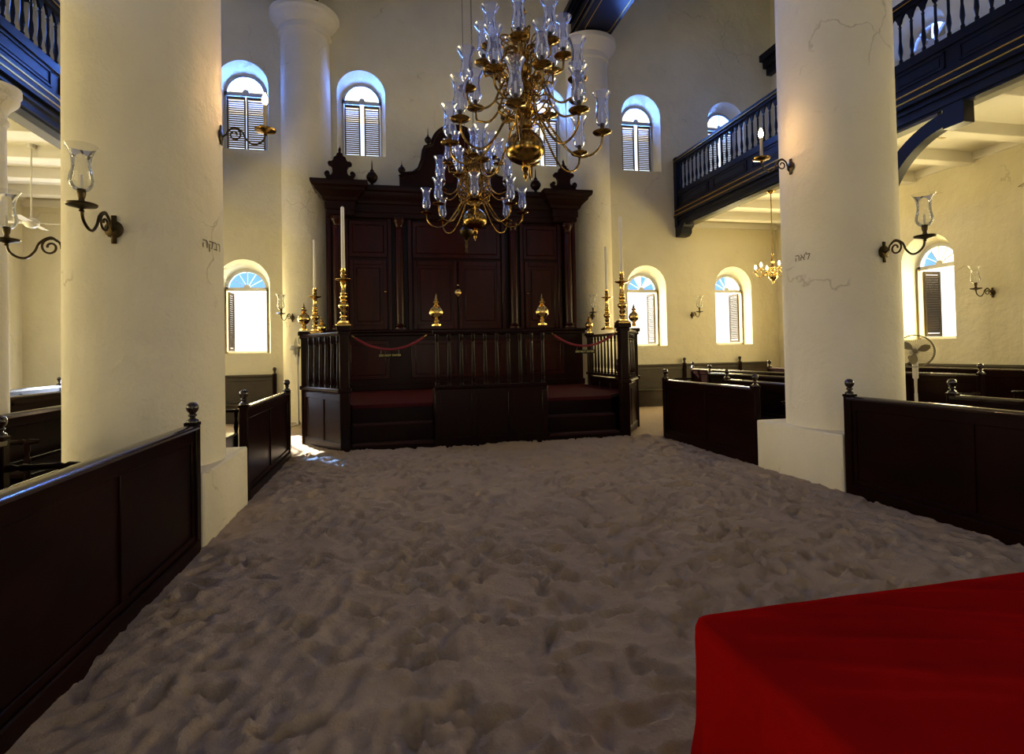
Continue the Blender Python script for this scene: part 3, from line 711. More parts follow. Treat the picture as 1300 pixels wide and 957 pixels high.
def cstick(x,y,label,clabel,s=1.,z=2.09):
    t=thing('candlestick',label,'candlestick',(x,y,z),0,'tall brass candlesticks on the platform rail')
    m=MB(); m.box(-.12*s,.12*s,-.12*s,.12*s,0,.035*s,c=.008); m.box(-.095*s,.095*s,-.095*s,.095*s,.035*s,.06*s,c=.008); m.build('base','brass',t)
    pr=[(.085,.06),(.085,.08),(.05,.10),(.042,.13),(.06,.15),(.06,.165),(.035,.18),(.05,.21),(.06,.235),(.045,.26),(.035,.275),(.075,.31),(.09,.345),(.075,.38),(.038,.40),(.055,.42),(.055,.435),(.035,.45),(.06,.48),(.06,.50),(.035,.52),(.05,.54),(.05,.56),(.04,.575),(.036,.66),(.045,.72),(.05,.735),(.03,.75)]
    m=MB(); m.lathe([(r*s,z_*s) for r,z_ in pr],26); m.build('stem','brass',t,ang=50)
    m=MB(); m.lathe([(.04*s,.745*s),(.10*s,.765*s),(.135*s,.785*s),(.135*s,.79*s),(.06*s,.785*s),(.05*s,.80*s)],28); m.build('drip_pan','brass',t,ang=50)
    m=MB(); m.lathe([(r*s,z_*s) for r,z_ in ((.04,.79),(.048,.81),(.03,.83),(.045,.85),(.048,.87),(.03,.885),(.04,.91),(.045,.935),(.035,.945),(.038,.97),(.0,.972))],20); m.build('socket','brass',t,ang=50)
    cz=z+.965*s; m=MB(); H_=1.05*s; m.lathe([(.033*s,0),(.031*s,H_*.5),(.029*s,H_-.02),(.015,H_),(.0,H_+.004)],16)
    cd=m.build('candle','candle',loc=(x,y,cz),ang=50); tag(cd,clabel,'candle','tall white candles on the platform')
    return t
cstick(CX-2.5,YP,'large brass candlestick on the near left corner post of the platform','tall unlit white candle on the near left corner post')
cstick(CX+2.5,YP,'large brass candlestick on the near right corner post of the platform','tall unlit white candle on the near right corner post')
cstick(CX-3.32,YP+2.85,'brass candlestick further back on the left platform rail','tall unlit white candle further back on the left rail')
cstick(CX+3.36,YP+2.85,'brass candlestick further back on the right platform rail','tall unlit white candle further back on the right rail')

# ------------------------------------------------------------------ the ark
AX=1.68; AY=13.95
ark=thing('ark','tall dark mahogany ark cabinet with columns and scrolled crest against the end wall','ark',(AX,AY,0))
m=MB(); m.box(-3.2,3.2,.12,.32,FZ,5.75); m.box(-2.98,2.98,.3,.98,FZ,5.75); m.build('body','wood',ark)
m=MB(); m.box(-3.28,3.28,-.06,.2,FZ,2.06,c=.01); m.box(-3.34,3.34,-.14,.2,2.06,2.14,c=.02); m.box(-3.38,3.38,-.2,.2,2.14,2.2,c=.02); m.box(-3.32,3.32,-.1,.2,FZ,FZ+.16,c=.02)
m.build('pedestal','wood',ark)
m=MB()
for a,b in ((-2.75,-1.72),(-1.2,-.05),(.05,1.2),(1.72,2.75)):
    m.box(a,b,-.085,-.05,1.0,1.95,c=.012); m.box(a+.1,b-.1,-.11,-.08,1.1,1.85,c=.02)
m.build('pedestal_panels','wood2',ark)
# columns of the ark
cp=[(.14,0),(.14,.06),(.11,.08),(.13,.11),(.13,.13),(.10,.15),(.105,.9),(.10,1.8),(.088,2.50),(.11,2.52),(.11,2.545),(.09,2.56),(.10,2.62),(.14,2.68),(.15,2.72),(.15,2.78)]
ac=None
for x in (-2.93,-1.45,1.45,2.93):
    if ac is None: mm=MB(); mm.lathe(cp,28); mm.box(-.16,.16,-.16,.16,-.0,.03); ac=mm.build('ark_column','wood2',ark,ang=45); o=ac
    else: o=ac.copy(); COL.objects.link(o); o.parent=ark
    o.location=(x,-.02,2.2)
for x in (-3.12,-2.72,-1.68,-1.2,1.2,1.68,2.72,3.12): m=MB(); m.box(x-.05,x+.05,.03,.14,2.2,4.98,c=.012); m.build('pilaster','wood2',ark)
# doors
def panel_door(a,b,name,knobside,z0=2.22,z1=3.95):
    m=MB(); m.box(a,b,.06,.12,z0,z1,c=.008)
    for q in ((a,a+.1),(b-.1,b)): m.box(q[0],q[1],.03,.07,z0,z1,c=.008)
    m.box(a+.1,b-.1,.03,.07,z0,z0+.12,c=.008); m.box(a+.1,b-.1,.03,.07,z1-.12,z1,c=.008)
    m.box(a+.17,b-.17,.035,.07,z0+.2,z1-.2,c=.03); return m.build(name,'wood2',ark)
d1=panel_door(-1.12,-.02,'door',1); d2=panel_door(.02,1.12,'door',-1)
dl=panel_door(-2.66,-1.76,'door',1); d4=panel_door(1.76,2.66,'door',-1)
for a,b in ((-2.66,-1.74),(-1.12,1.12),(1.74,2.66)):
    m=MB(); m.box(a,b,.06,.12,4.02,4.92,c=.008); m.box(a+.08,b-.08,.03,.08,4.12,4.82,c=.03)
    m.build('upper_panel','wood2',ark)
def escut(x,z,par,big=True):
    if big:
        m=MB(); mx=Matrix.Translation((x,.015,z))@Matrix.Rotation(PI/2,4,'X'); m.lathe([(.075,0),(.08,.008),(.06,.016),(.0,.02)],24,mx=mx); m.lathe([(.02,.0),(.02,.01),(0,.01)],10,(0,-.085,0),mx=mx); m.build('lock_plate','brass',par,ang=50)
    m=MB(); m.lathe([(.0,-.03),(.028,-.015),(.035,0),(.028,.015),(0,.03)],16,(x,-.01,z+.17)); m.build('knob','brass',par,ang=60)
escut(-.0,3.15,d1); escut(-1.80,2.98,dl,False); escut(1.82,2.95,d4,False)
m=MB(); m.lathe([(.0,-.03),(.028,-.015),(.035,0),(.028,.015),(0,.03)],16,(-.1,-.01,1.72)); m.build('knob','brass',ark,ang=60)
# entablature with projecting end blocks
def entab_out(x0,x1,dep,name,k=1.):
    m=MB(); pr=[(0,4.98),(.04,5.0),(.04,5.10),(.07,5.12),(.07,5.30),(.12,5.33),(.14,5.39),(.19,5.45),(.28,5.53),(.30,5.59),(.36,5.63),(.38,5.69),(.38,5.75),(0,5.75)]
    path=[(x0,.30),(x0,-dep),(x1,-dep),(x1,.30)]
    m.sweep([(o*k,z) for o,z in pr][::1],[(p[0],p[1]) for p in path],0)
    m.box(x0+.001,x1-.001,-dep+.001,.30,4.985,5.745); return m.build(name,'wood',ark,ang=20)
entab_out(-2.7,2.7,-.0,'entablature',.5)
for s_ in (-1,1):
    a,b=sorted((s_*2.55,s_*3.10)); entab_out(a,b,.16,'entablature_block',1.)
# crest: swept shoulders and round-headed centre
def crest():
    pts=[(-1.42,5.75),(-1.42,6.02),(-1.30,6.10),(-1.08,6.13),(-.94,6.24),(-.86,6.45),(-.82,6.7),(-.78,6.80),(-.60,6.86)]
    arc=[(.60*math.cos(a),6.83+.56*math.sin(a)) for a in [PI-PI*k/22 for k in range(1,22)]]
    poly=pts+arc+[(-x,z) for x,z in reversed(pts)]
    m=MB(); m.prism(poly,-.06,.10,axis='y'); m.build('crest','wood',ark,ang=20)
    cur=pts[1:]+arc+[(-x,z) for x,z in reversed(pts[1:])]
    m=MB(); m.tube([(x,-.06,z) for x,z in cur],.045,8); m.build('crest_moulding','wood',ark,ang=60)
    m=MB(); mx=Matrix.Translation((0,-.06,6.78))@Matrix.Rotation(PI/2,4,'X'); m.lathe([(.38,0),(.38,.03),(.32,.04),(.31,.02),(0,.02)],36,mx=mx); m.build('medallion','wood2',ark,ang=40)
    # tablets under the round head
    t_=MB()
    for c_ in (-.30,.30): t_.prism([(c_-.27,5.9),(c_+.27,5.9),(c_+.27,6.35)]+[(c_+.27*math.cos(PI*k/10),6.35+.2*math.sin(PI*k/10)) for k in range(11)],-.09,-.06,axis='y')
    t_.build('twin_tablets','wood2',ark,ang=30)
crest()
side=[(-.34,0),(-.34,.10),(-.30,.13),(-.34,.20),(-.345,.25),(-.30,.29),(-.24,.285),(-.225,.24),(-.25,.20),(-.20,.20),(-.165,.26),(-.165,.36),(-.20,.42),(-.255,.44),(-.27,.49),(-.23,.535),(-.18,.53),(-.15,.56),(-.13,.63),(-.08,.66),(-.06,.72),(-.025,.74),(-.03,.78),(0,.80)]
def side_crest(x):
    poly=side+[(-a,b) for a,b in reversed(side[:-1])]
    m=MB(); m.prism([(x+a*1.05,5.75+b*1.02) for a,b in poly],-.16,-.06,axis='y'); o=m.build('fretted_crest','wood',ark,ang=25)
    m=MB()
    for q in (-1,1):
        for (a,b,r) in ((.29,.25,.05),(.215,.49,.045)):
            m.tube([(x+q*a,-.18,5.75+b),(x+q*a,-.04,5.75+b)],r,14)
    m.lathe([(0,0),(.03,.02),(.035,.045),(.02,.075),(.008,.1),(0,.14)],12,(x,-.11,6.55)); m.build('scrolls','wood',o,ang=40)
side_crest(-2.83); side_crest(2.83)
def urn(x,z,s,tip=.12,name='ball_finial'):
    m=MB(); m.lathe([(.07*s,0),(.07*s,.02*s),(.04*s,.05*s),(.04*s,.08*s),(.10*s,.12*s),(.145*s,.20*s),(.145*s,.26*s),(.10*s,.34*s),(.05*s,.37*s),(.055*s,.40*s),(.03*s,.43*s),(.02*s,.45*s),(.012*s,.45*s+tip),(0,.46*s+tip+.08)],20,(x,-.05,z)); m.build(name,'wood',ark,ang=50)
for s_ in (-1,1): urn(s_*2.08,5.75,.95,.16); urn(s_*1.36,6.04,.62,.04); urn(s_*.70,6.84,.6,.12)

# sanctuary lamp
lp=thing('hanging_sanctuary_lamp','small hanging sanctuary lamp with a red flame in front of the ark','lamp',(1.66,12.1,.2))
m=MB(); m.lathe([(0,3.60),(.02,3.62),(.03,3.66),(.015,3.70),(.025,3.75),(.035,3.80),(.02,3.86),(.04,3.92),(.10,3.98),(.15,4.04),(.165,4.10),(.13,4.14),(.09,4.18),(.085,4.24),(.10,4.27),(.08,4.27)],24); m.build('bowl','bronze',lp,ang=50)
m=MB(); m.lathe([(.03,4.24),(.035,4.30),(.015,4.36),(0,4.39)],12); m.build('flame','red',lp)
m=MB()
for k in range(3): a=2*PI*k/3; m.tube([(.09*math.cos(a),.09*math.sin(a),4.26),(.02*math.cos(a),.02*math.sin(a),4.95)],.006,6)
m.tube([(0,0,4.95),(0,0,ZC-.2)],.006,6); m.build('chains','bronze',lp)

# ------------------------------------------------------------------ chandeliers
SH=[(.030,0),(.046,.012),(.066,.045),(.074,.08),(.070,.12),(.060,.17),(.056,.22),(.060,.28),(.072,.33),(.090,.368),(.096,.378)]
def arm_unit(parent, R_, zp, z_start, zdip, ang, scroll=True, mtl='abrass', first=None, seg=7):
    if first is not None:
        return copy_tree(first, rz=ang, parent=parent)
    r0=.07
    q_=.6+.4*R_
    pts=bez([(r0,0,z_start-.02),(r0+.08*q_,0,z_start+.08),(r0+.19*q_,0,z_start+.07),(r0+.27*q_,0,z_start-.05),(R_*.53,0,z_start*.3+zdip*.7),(R_*.70,0,zdip),(R_*.87,0,zdip+.02),(R_*.975,0,zp-.14),(R_,0,zp-.03)],5)
    m=MB(); m.tube(pts,.0145,seg)
    a=m.build('arm',mtl,parent,ang=80); a.rotation_euler=(0,0,ang)
    m=MB(); m.lathe([(.0,-.05),(.02,-.035),(.012,-.02),(.035,-.010),(.105,.008),(.118,.024),(.114,.028),(.05,.018),(.0,.02)],20,(R_,0,zp)); m.build('drip_pan',mtl,a,ang=50)
    m=MB(); m.lathe([(.018,.015),(.024,.03),(.016,.045),(.022,.06),(.026,.09),(.026,.125),(.02,.13)],12,(R_,0,zp)); m.build('socket','bronze',a,ang=50)
    m=MB(); m.lathe([(.013,.12),(.012,.26),(.004,.27)],8,(R_,0,zp)); m.build('candle','candle',a)
    m=MB(); m.shell([(r*1.15,z*1.06+.10) for r,z in SH],20,(R_,0,zp)); m.build('glass_shade','shade',a,ang=80)
    return a
def scroll_mb(r_in, z, s, fl=1):
    pts=[]
    for k in range(26):
        t=k/25; a=PI*.2+t*PI*2.6; rr=.075*s*(1-.62*t); pts.append((r_in+.10*s+rr*math.cos(a)*1.0, 0, z+fl*rr*math.sin(a)))
    m=MB(); m.tube([(r_in,0,z-.06*s*fl),(r_in+.07*s,0,z-.03*s*fl)]+pts[::1],.0105,6); return m
def chandelier(loc,label,rot):
    t=thing('chandelier',label,'chandelier',loc,rot,'brass chandeliers over the nave')
    m=MB(); m.lathe([(0,3.70),(.012,3.74),(.03,3.77),(.035,3.80),(.02,3.83),(.05,3.86),(.055,3.90),(.03,3.92),(.06,3.935),(.12,3.95),(.20,4.0),(.24,4.06),(.247,4.12),(.232,4.19),(.19,4.26),(.13,4.31),(.09,4.335),(.085,4.34)],36); m.build('globe',"abrass",t,ang=50)
    prof=[(.07,4.28),(.10,4.30),(.10,4.33),(.06,4.35),(.09,4.38),(.09,4.42),(.05,4.44),(.05,4.50),(.08,4.53),(.115,4.60),(.12,4.68),(.12,4.74),(.09,4.78),(.05,4.80),(.05,4.86),(.085,4.89),(.085,4.93),(.045,4.96),(.04,5.0),(.07,5.03),(.09,5.09),(.09,5.14),(.06,5.18),(.035,5.20),(.035,5.28),(.06,5.30),(.06,5.34),(.03,5.36),(.03,5.45),(.06,5.49),(.08,5.55),(.06,5.61),(.03,5.65),(.03,5.8),(.05,5.83),(.03,5.87),(.012,5.92)]
    m=MB(); m.lathe([(r*1.2,z) for r,z in prof],28); m.build('stem','abrass',t,ang=50)
    for (R_,zp,zs,zd,ph) in ((.95,4.24,4.40,3.98,22.5),(.72,4.78,4.88,4.58,0),(.50,5.22,5.26,5.06,22.5)):
        f=None
        for k in range(8):
            a=arm_unit(t,R_,zp,zs,zd,R(ph+45*k),first=f); f=f or a
    for (z,s_,ph) in ((4.60,1.9,0),(5.02,1.8,22.5),(5.42,1.5,0),(4.84,1.4,22.5),(5.22,1.2,0)):
        f=None
        for k in range(8):
            if f is None: f=scroll_mb(.06,z,s_).build('scroll','abrass',t,ang=80); o=f
            else: o=f.copy(); COL.objects.link(o); o.parent=t
            o.rotation_euler=(0,0,R(ph+45*k))
    m=MB(); z=5.92; k=0
    while z<ZC-.05:
        a=PI/2*(k%2); pts=[]
        for q in range(8): b=2*PI*q/8; pts.append((.014*math.cos(b)*math.cos(a),.014*math.cos(b)*math.sin(a),z+.03+.032*math.sin(b)))
        m.tube(pts,.004,4,closed=True); z+=.052; k+=1
    m.build('chain','bronze',t,ang=80); return t
ch=chandelier((1.66,6.6,0),'large three-tier brass chandelier with glass shades hanging nearest in the nave',R(3))
copy_tree(ch,loc=(1.66,10.8,.12),rz=R(14),label='smaller looking brass chandelier with glass shades in front of the ark, behind the large one')
# small lit chandelier
sc_=thing('lit_chandelier','small brass chandelier with six glowing bulbs under the right gallery','chandelier',(8.75,11.26,0))
m=MB(); m.lathe([(0,3.06),(.012,3.09),(.03,3.12),(.02,3.15),(.07,3.18),(.11,3.24),(.10,3.30),(.05,3.34),(.035,3.37),(.05,3.41),(.06,3.46),(.04,3.51),(.025,3.54),(.04,3.58),(.045,3.63),(.025,3.68),(.02,3.74),(.03,3.77),(.01,3.80)],24); m.build('stem','brass',sc_,ang=50)
m=MB(); m.tube([(0,0,3.8),(0,0,5.24)],.011,6); m.lathe([(.03,5.19),(.08,5.215),(.10,5.245),(.10,5.25)],20); m.build('rod','abrass',sc_)
f=None
for k in range(6):
    if f is None:
        m=MB(); m.tube(bez([(.04,0,3.40),(.12,0,3.44),(.2,0,3.30),(.30,0,3.26),(.37,0,3.33),(.38,0,3.38)],5),.009,6); f=m.build('arm','brass',sc_,ang=80); o=f
        m=MB(); m.lathe([(.0,-.01),(.05,0),(.052,.01),(.015,.01),(.015,.07),(0,.07)],14,(.38,0,3.38)); m.build('drip_pan','brass',f)
        m=MB(); m.lathe([(.010,.07),(.026,.10),(.026,.13),(.012,.17),(0,.18)],12,(.38,0,3.38)); m.build('bulb','bulb2',f)
        f.rotation_euler=(0,0,R(12))
    else: o=copy_tree(f,rz=R(12+60*k),parent=sc_)

# ------------------------------------------------------------------ sconces
def sconce(loc, rz, label, lit=False, s=1., ga=1., group='bracket sconces'):
    """plate on the wall at the origin, arm reaching along +x"""
    t=thing('sconce',label,'wall lamp',loc,rz,group); L_=.42*s
    m=MB(); mx=Matrix.Rotation(PI/2,4,'Y'); m.lathe([(.06*s,0),(.062*s,.008),(.045*s,.016),(.02*s,.02),(0,.024)],20,mx=Matrix.Scale(1.0,4)@mx if False else mx); m.box(0,.014,-.022,.022,-.10*s,.10*s,c=.005); m.build('back_plate','bronze',t,ang=50)
    sp=[]
    for k in range(28):
        u=k/27; a=PI*1.05-u*PI*3.1; rr=.075*s*(1-.75*u); sp.append((.13*s+rr*math.cos(a),0,.015*s+rr*math.sin(a)))
    m=MB(); m.tube([(.01,0,-.02*s)]+bez([(.01,0,-.02),(.055*s,0,.015*s)],3)+sp[:],.0085*s,7)
    m.tube(bez([(.08*s,0,.06*s),(.13*s,0,.09*s),(.2*s,0,.05*s),(.235*s,0,-.02*s),(.29*s,0,-.07*s),(.35*s,0,-.065*s),(.405*s,0,-.02*s),(L_,0,.05*s)],5),.0095*s,7); m.build('scroll_arm','bronze',t,ang=80)
    m=MB(); m.lathe([(0,.02),(.02,.03),(.012,.045),(.04,.055),(.10,.07),(.105,.085),(.10,.088),(.05,.078),(0,.08)],24,(L_,0,0)); m.build('drip_pan','bronze' if not lit else 'abrass',t,ang=50)
    if lit:
        m=MB(); m.lathe([(.02,.08),(.026,.10),(.018,.12),(.018,.34),(0,.341)],14,(L_,0,0)); m.build('candle_tube','tube',t)
        m=MB(); m.lathe([(.012,.34),(.028,.37),(.030,.40),(.016,.44),(.004,.465),(0,.466)],14,(L_,0,0)); m.build('bulb','bulb',t)
    else:
        m=MB(); m.lathe([(.02,.078),(.028,.10),(.018,.12),(.028,.15),(.032,.19),(.028,.20)],14,(L_,0,0)); m.build('socket','bronze',t,ang=50)
        m=MB(); m.lathe([(.013,.19),(.012,.31),(.003,.315)],8,(L_,0,0)); m.build('candle','candle',t)
        m=MB(); m.shell([(r*1.16*ga,z*.93+.185) for r,z in SH],24,(L_,0,0)); m.build('glass_shade','shade2',t,ang=80)
    return t
e=.004
sconce((CL[0],CL[1]-RC-e,2.72),-PI/2,'wrought sconce with glass shade on the front of the left column',s=1.22)
sconce((CL[0]-RC-e,CL[1],2.66),PI,'wrought sconce with flared glass on the aisle side of the left column',s=1.22)
sconce((CL[0]+RC+e,CL[1],3.84),0,'lit sconce with glowing candle bulb on the nave side of the left column',True)
sconce((CR[0]-RC-e,CR[1],3.87),PI,'lit sconce with glowing candle bulb on the nave side of the right column',True)
sconce((CR[0],CR[1]-RC-e,2.68),-PI/2,'wrought sconce with glass shade on the front of the right column',s=1.22)
sconce((XR-e,8.72,2.60),PI,'small wrought sconce with glass shade on the right aisle wall')
sconce((8.83,YB-e,2.60),-PI/2,'small wrought sconce between the two lower end wall windows')
sconce((-2.06-.3,14.93-.56,2.55),R(-118),'small sconce on the left half column behind the platform finials')
sconce((5.62-.2,14.93-.60,2.55),R(-108),'small sconce on the right half column behind the candlestick')

# ------------------------------------------------------------------ fans, detector
def ped_fan(loc, rz, label, h, tilt=0.):
    t=thing('pedestal_fan',label,'fan',loc,rz)
    m=MB(); m.lathe([(.0,.0),(.04,.02),(.04,.10),(.024,.12),(.02,.6*h)],16)
    for k in range(3): a=2*PI*k/3+.3; m.tube([(0,0,.05),(.24*math.cos(a),.24*math.sin(a),-.01)],.016,8)
    m.build('stand','fanwhite',t,ang=50)
    m=MB(); m.lathe([(.014,.55*h),(.02,h-.40),(.036,h-.38),(.036,h-.17),(.025,h-.15)],14); m.build('upper_pole','fanwhite',t,ang=50)
    mx=Matrix.Translation((0,0,h))@Matrix.Rotation(PI/2,4,'X')       # axis along -y
    m=MB(); m.lathe([(.03,-.16),(.055,-.14),(.06,-.04),(.04,-.02),(.02,0)],18,mx=mx); m.box(-.03,.03,.0,.1,h-.16,h-.04,c=.01); m.build('motor','fanwhite',t,ang=50)
    m=MB(); rg=.225
    for zz in (-.03,.09):
        m.tube([(rg*math.cos(2*PI*k/32),rg*math.sin(2*PI*k/32),zz) for k in range(32)],.005,6,mx=mx,closed=True)
    m.tube([(rg*math.cos(2*PI*k/32)*1.01,rg*math.sin(2*PI*k/32)*1.01,.03) for k in range(32)],.006,6,mx=mx,closed=True)
    for k in range(40):
        a=2*PI*k/40
        for zc in (-.06,.12):
            m.tube([(.04*math.cos(a),.04*math.sin(a),zc),(.16*math.cos(a),.16*math.sin(a),zc*.9+.003),(rg*math.cos(a),rg*math.sin(a),.09 if zc>0 else -.03)],.0012,4,mx=mx)
    m.build('cage','cage',t,ang=80)
    m=MB()
    for k in range(3):
        a0=2*PI*k/3+.35; vs=[];fs=[]
        for i in range(7):
            r=.03+.16*i/6; w=(.25+.95*math.sin(PI*min(1,i/6*.9+.12)))*.55
            for j in range(5):
                a=a0+w*(j/4-.5)*1.4; vs.append((r*math.cos(a),r*math.sin(a),.03+.03*(j/4-.5)))
        for i in range(6):
            for j in range(4): q=i*5+j; fs.append((q,q+1,q+6,q+5))
        n=len(vs); vs2=vs+[(x,y,z-.003) for x,y,z in vs]; fs2=fs+[tuple(i+n for i in reversed(f_)) for f_ in fs]
        m.add(vs2,fs2,mx)
    m.lathe([(.03,.0),(.035,.05),(.02,.07),(0,.075)],14,mx=mx); m.build('blades','fangrey',t,ang=50)
    return t
ped_fan((7.28,6.45,.0),R(-42),'pedestal fan with round wire cage standing right of the right column',1.5)
ped_fan((-2.12,13.5,.0),R(95),'white pedestal fan standing beside the left side of the platform',1.80)
def ceil_fan(loc, a0, label, n=4, mt='fanwhite', zc=5.5):
    t=thing('ceiling_fan',label,'ceiling fan',loc); z=loc[2]
    m=MB(); m.tube([(0,0,.08),(0,0,zc-z)],.014,8); m.lathe([(.06,zc-z-.05),(.07,zc-z+.02)],16); m.build('rod',mt,t)
    m=MB(); m.lathe([(0,-.1),(.07,-.08),(.12,-.03),(.12,.03),(.07,.08),(.0,.1)],24); m.build('motor',mt,t,ang=50)
    for k in range(n):
        a=a0+2*PI*k/n; m=MB(); mx=Matrix.Rotation(a,4,'Z')@Matrix.Rotation(R(9),4,'X'); m.box(.1,.62,-.06,.06,-.004,.004,mx,c=.003); m.box(.08,.2,-.015,.015,-.008,.008,mx); m.build('blade',mt,t)
ceil_fan((10.1,6.35,4.02),R(158),'ceiling fan blade at the right photo edge in the aisle',mt='bronze')
ceil_fan((-6.3,11.5,4.10),R(10),'white ceiling fan in the left aisle, its blades showing beside the big column')
sd=thing('smoke_detector','round smoke detector on the white ceiling beams under the right gallery','smoke detector',(10.25,8.35,5.52))
m=MB(); m.lathe([(.0,-.06),(.04,-.055),(.05,-.03),(.09,-.02),(.1,0)],24); m.build('housing','plastic',sd,ang=50)
sw=MB(); sw.box(-.05,.05,-.02,0,-.07,.07,c=.01); sw.box(-.015,.015,-.03,-.01,-.02,.02,c=.004)
tag(sw.build('wall_switch','plastic',loc=(-7.3,YB-.002,3.02)),'small box on the wall behind the left column','switch')

# ------------------------------------------------------------------ table with red cloth
def cloth_table():
    x0,x1,y0,y1,z=.76,2.9,.0,1.32,.90
    t=thing('table','plain wooden table hidden under the red cloth','table',((x0+x1)/2,(y0+y1)/2,0)); cx,cy=(x0+x1)/2,(y0+y1)/2
    m=MB(); m.box(x0-cx+.03,x1-cx-.03,y0-cy+.03,y1-cy-.03,.86,.89,c=.005); m.build('table_top','pew',t)
    for sx in (-1,1):
        for sy in (-1,1):
            m=MB(); ax=sx*((x1-x0)/2-.12); ay=sy*((y1-y0)/2-.12); m.box(ax-.035,ax+.035,ay-.035,ay+.035,-.06,.86,c=.005); m.build('leg','pew',t)
    # cloth: rounded-rectangle rings from the centre outward, over the edge and down
    n=360; rings=[]
    hx,hy=(x1-x0)/2,(y1-y0)/2; rc=.045
    def rr(s,k,extra=0.):
        # point on rounded rectangle (scaled) by arc parameter
        a,b=hx*s+extra,hy*s+extra; r=min(rc*s+extra*.9,a,b)+1e-6; per=[2*(a-r),PI*r/2,2*(b-r),PI*r/2]*2
        T=sum(per[:4])*2/2; T=2*(2*(a-r)+2*(b-r))/1+2*PI*r; T=4*(a-r)+4*(b-r)+2*PI*r
        d=(k/n)*T; segs=[('l',(-a+r,-b),(1,0),2*(a-r)),('c',(a-r,-b+r),-90,PI*r/2),('l',(a,-b+r),(0,1),2*(b-r)),('c',(a-r,b-r),0,PI*r/2),('l',(a-r,b),(-1,0),2*(a-r)),('c',(-a+r,b-r),90,PI*r/2),('l',(-a,b-r),(0,-1),2*(b-r)),('c',(-a+r,-b+r),180,PI*r/2)]
        for s_ in segs:
            if d<=s_[3]+1e-9:
                if s_[0]=='l': return (s_[1][0]+s_[2][0]*d, s_[1][1]+s_[2][1]*d)
                an=R(s_[2])+d/r; return (s_[1][0]+r*math.cos(an), s_[1][1]+r*math.sin(an))
            d-=s_[3]
        return (-a+r,-b)
    vs=[];fs=[]
    def fold(x,y):                                       # long shallow drag folds running across the top
        u=(y*.93+x*.36); v=x*.93-y*.36
        h=.0
        for (c0,w,am,v0,lv) in ((.62,.022,.012,.35,.75),(.50,.018,.014,.2,.6),(.40,.026,.012,.55,.8),(.30,.02,.013,.1,.6),(.20,.018,.009,.5,.7),(.12,.02,.011,0,.7),(.72,.02,.009,.7,.6),(.84,.022,.010,.9,.6),(.56,.014,.008,.9,.5),(.0,.03,.01,.2,.8),(-.12,.02,.01,.4,.8),(-.3,.03,.012,.2,.9)):
            cc=c0+.03*math.sin(v*3+c0*20); h+=1.5*am*math.exp(-((u-cc)/(w*1.5))**2)*math.exp(-((v-v0+.95)/lv)**2)
        return h+.004*math.sin(u*9+v*2)
    levels=[.03]+[k/100 for k in range(8,99)]+[.988]
    for s_ in levels:
        for k in range(n):
            x,y=rr(s_,k); e_=min(1,(1-s_)*12); vs.append((x,y,z+fold(x,y)*e_))
    for j,(ex,dz) in enumerate([(.006,-.006),(.012,-.02),(.016,-.05),(.02,-.1),(.03,-.2),(.045,-.35),(.06,-.5),(.07,-.65),(.075,-.8)]):
        for k in range(n):
            amp=.05*min(1,(-dz)/.6); wv=(math.sin(k*2*PI/n*17+.7)+.5*math.sin(k*2*PI/n*29+1.9))*amp
            x,y=rr(1,k,ex); nx,ny=rr(1,k,ex+.05); vs.append((x+(nx-x)*wv/.05,y+(ny-y)*wv/.05,z+dz))
    nr=len(levels)+9
    for i in range(nr-1):
        for k in range(n): q=(k+1)%n; fs.append((i*n+k,i*n+q,(i+1)*n+q,(i+1)*n+k))
    fs.append(tuple(range(n)))
    m=MB(); m.add(vs,fs); o=m.build('tablecloth','cloth',ang=180,loc=(cx,cy,0)); tag(o,'bright red cloth draped over a table in the lower right corner','tablecloth')
    md=o.modifiers.new('thickness','SOLIDIFY'); md.thickness=.004; md.offset=1
cloth_table()

# ------------------------------------------------------------------ light
def area(name,loc,rot,sx,sy,p,col):
    l=bpy.data.lights.new(name,'AREA'); l.shape='RECTANGLE'; l.size=sx; l.size_y=sy; l.energy=p; l.color=col
    o=bpy.data.objects.new(name,l); COL.objects.link(o); o.location=loc; o.rotation_euler=rot; return o
def point(name,loc,p,col,r=.03):
    l=bpy.data.lights.new(name,'POINT'); l.energy=p; l.color=col; l.shadow_soft_size=r
    o=bpy.data.objects.new(name,l); COL.objects.link(o); o.location=loc; return o
BLUE=(.09,.25,1.); WARM=(1.,.80,.36); WHITE=(.80,.88,1.)
D=WP+.10; ZU,ZL=8.63,2.80; SU,SL=(.95,.62),(1.0,2.25)
PU,PL=290,225
for x in xu: area('skylight_upper',(x,YB+D,ZU),(-PI/2,0,0),*SU,PU,BLUE)
for x in xl: area('daylight_lower',(x,YB+D,ZL),(-PI/2,0,0),*SL,PL,WARM)
area('daylight_door',(DOORX,YB+D+.05,1.35),(-PI/2,0,0),1.2,2.2,220,(.62,.74,1.))
for y in ys:
    k={13.:.55,10.1:1.2,7.2:1.0}.get(y,.42); ku=.35 if y>3 else .2
    area('skylight_upper',(XR+D,y,ZU),(0,PI/2,0),SU[1],SU[0],PU*ku*.6,BLUE)
    area('daylight_lower',(XR+D,y,ZL),(0,PI/2,0),SL[1],SL[0],PL*k,WARM)
    area('skylight_upper',(XL-D,y,ZU),(0,-PI/2,0),SU[1],SU[0],PU*ku*1.6,BLUE)
    area('daylight_lower',(XL-D,y,ZL),(0,-PI/2,0),SL[1],SL[0],PL*k*.9,WARM)
sun=bpy.data.lights.new('sun','SUN'); sun.energy=34; sun.color=(1.,.93,.80); sun.angle=R(.6)
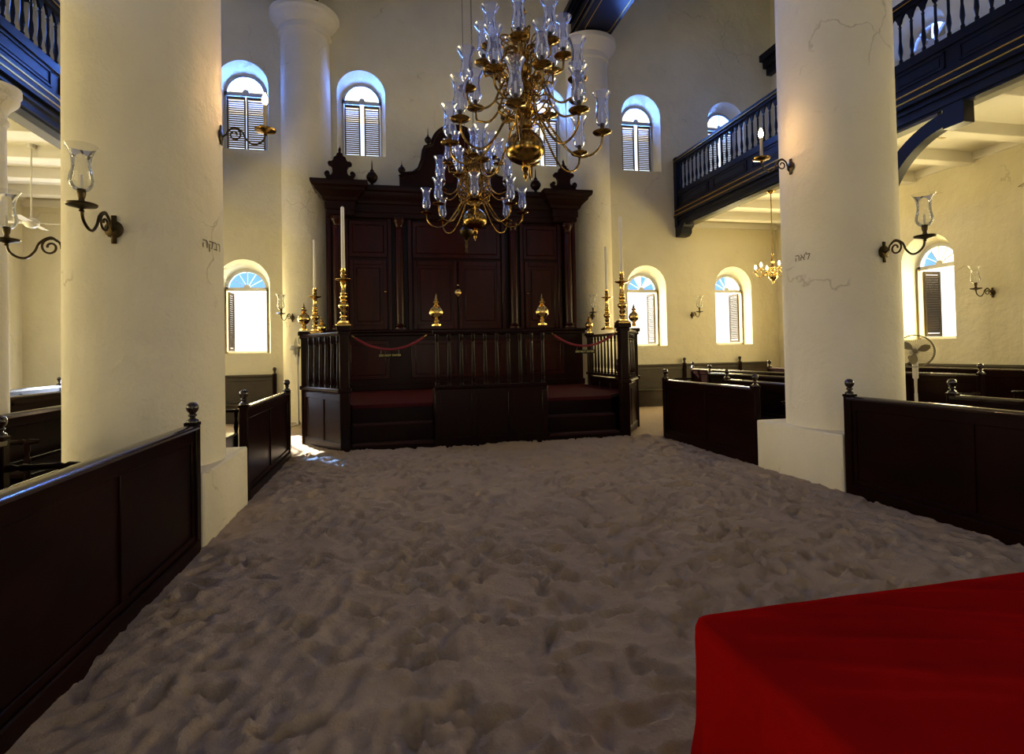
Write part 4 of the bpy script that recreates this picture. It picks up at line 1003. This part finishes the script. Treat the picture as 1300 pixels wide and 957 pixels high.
so=bpy.data.objects.new('sun',sun); COL.objects.link(so); so.location=(-20,40,25)
so.rotation_euler=Vector((.78,-1.80,-1.)).to_track_quat('-Z','Y').to_euler()
for x in (-3.6,1.65,6.9): area('rear_fill_upper',(x,YF-D,8.0),(PI/2,0,0),1.0,1.9,22,(.6,.7,1.))  # fill lamps added in unseen rear openings to light the column fronts
for x in (-6.2,9.4): area('rear_fill_lower',(x,YF-D,ZL),(PI/2,0,0),*SL,20,WARM)
area('rear_fill_door',(1.65,YF-D,2.1),(PI/2,0,0),1.8,3.9,40,(1,.86,.62))
point('lamp_light',(CL[0]+RC+.42,CL[1],4.26),18,(1,.55,.25)); point('lamp_light',(CR[0]-RC-.42,CR[1],4.29),18,(1,.55,.25))
point('chandelier_light',(8.75,11.26,3.75),22,(1,.62,.28),.2)
w=bpy.data.worlds.new('sky'); SC.world=w; w.use_nodes=True; nt=w.node_tree; b=nt.nodes['Background']
tc=nt.nodes.new('ShaderNodeTexCoord'); sx=nt.nodes.new('ShaderNodeSeparateXYZ'); cr=nt.nodes.new('ShaderNodeValToRGB')
nt.links.new(tc.outputs['Generated'],sx.inputs[0]); nt.links.new(sx.outputs['Z'],cr.inputs[0]); nt.links.new(cr.outputs[0],b.inputs[0])
cr.color_ramp.elements[0].position=0.; cr.color_ramp.elements[0].color=(1.,.93,.78,1)
cr.color_ramp.elements[1].position=.9; cr.color_ramp.elements[1].color=(.22,.42,1.,1)
q=cr.color_ramp.elements.new(.22); q.color=(.75,.85,1.,1)
b.inputs[1].default_value=2.3

SC.view_settings.view_transform='Standard'; SC.view_settings.look='None'; SC.view_settings.exposure=0.; SC.view_settings.gamma=1.; SC.view_settings.use_curve_mapping=False
cy=SC.cycles
cy.use_denoising=True; cy.max_bounces=8; cy.diffuse_bounces=5; cy.glossy_bounces=4; cy.transparent_max_bounces=24; cy.transmission_bounces=4
cy.sample_clamp_indirect=4.; cy.caustics_reflective=False; cy.caustics_refractive=False
try: cy.denoiser='OPENIMAGEDENOISE'; cy.use_light_tree=True
except Exception: pass
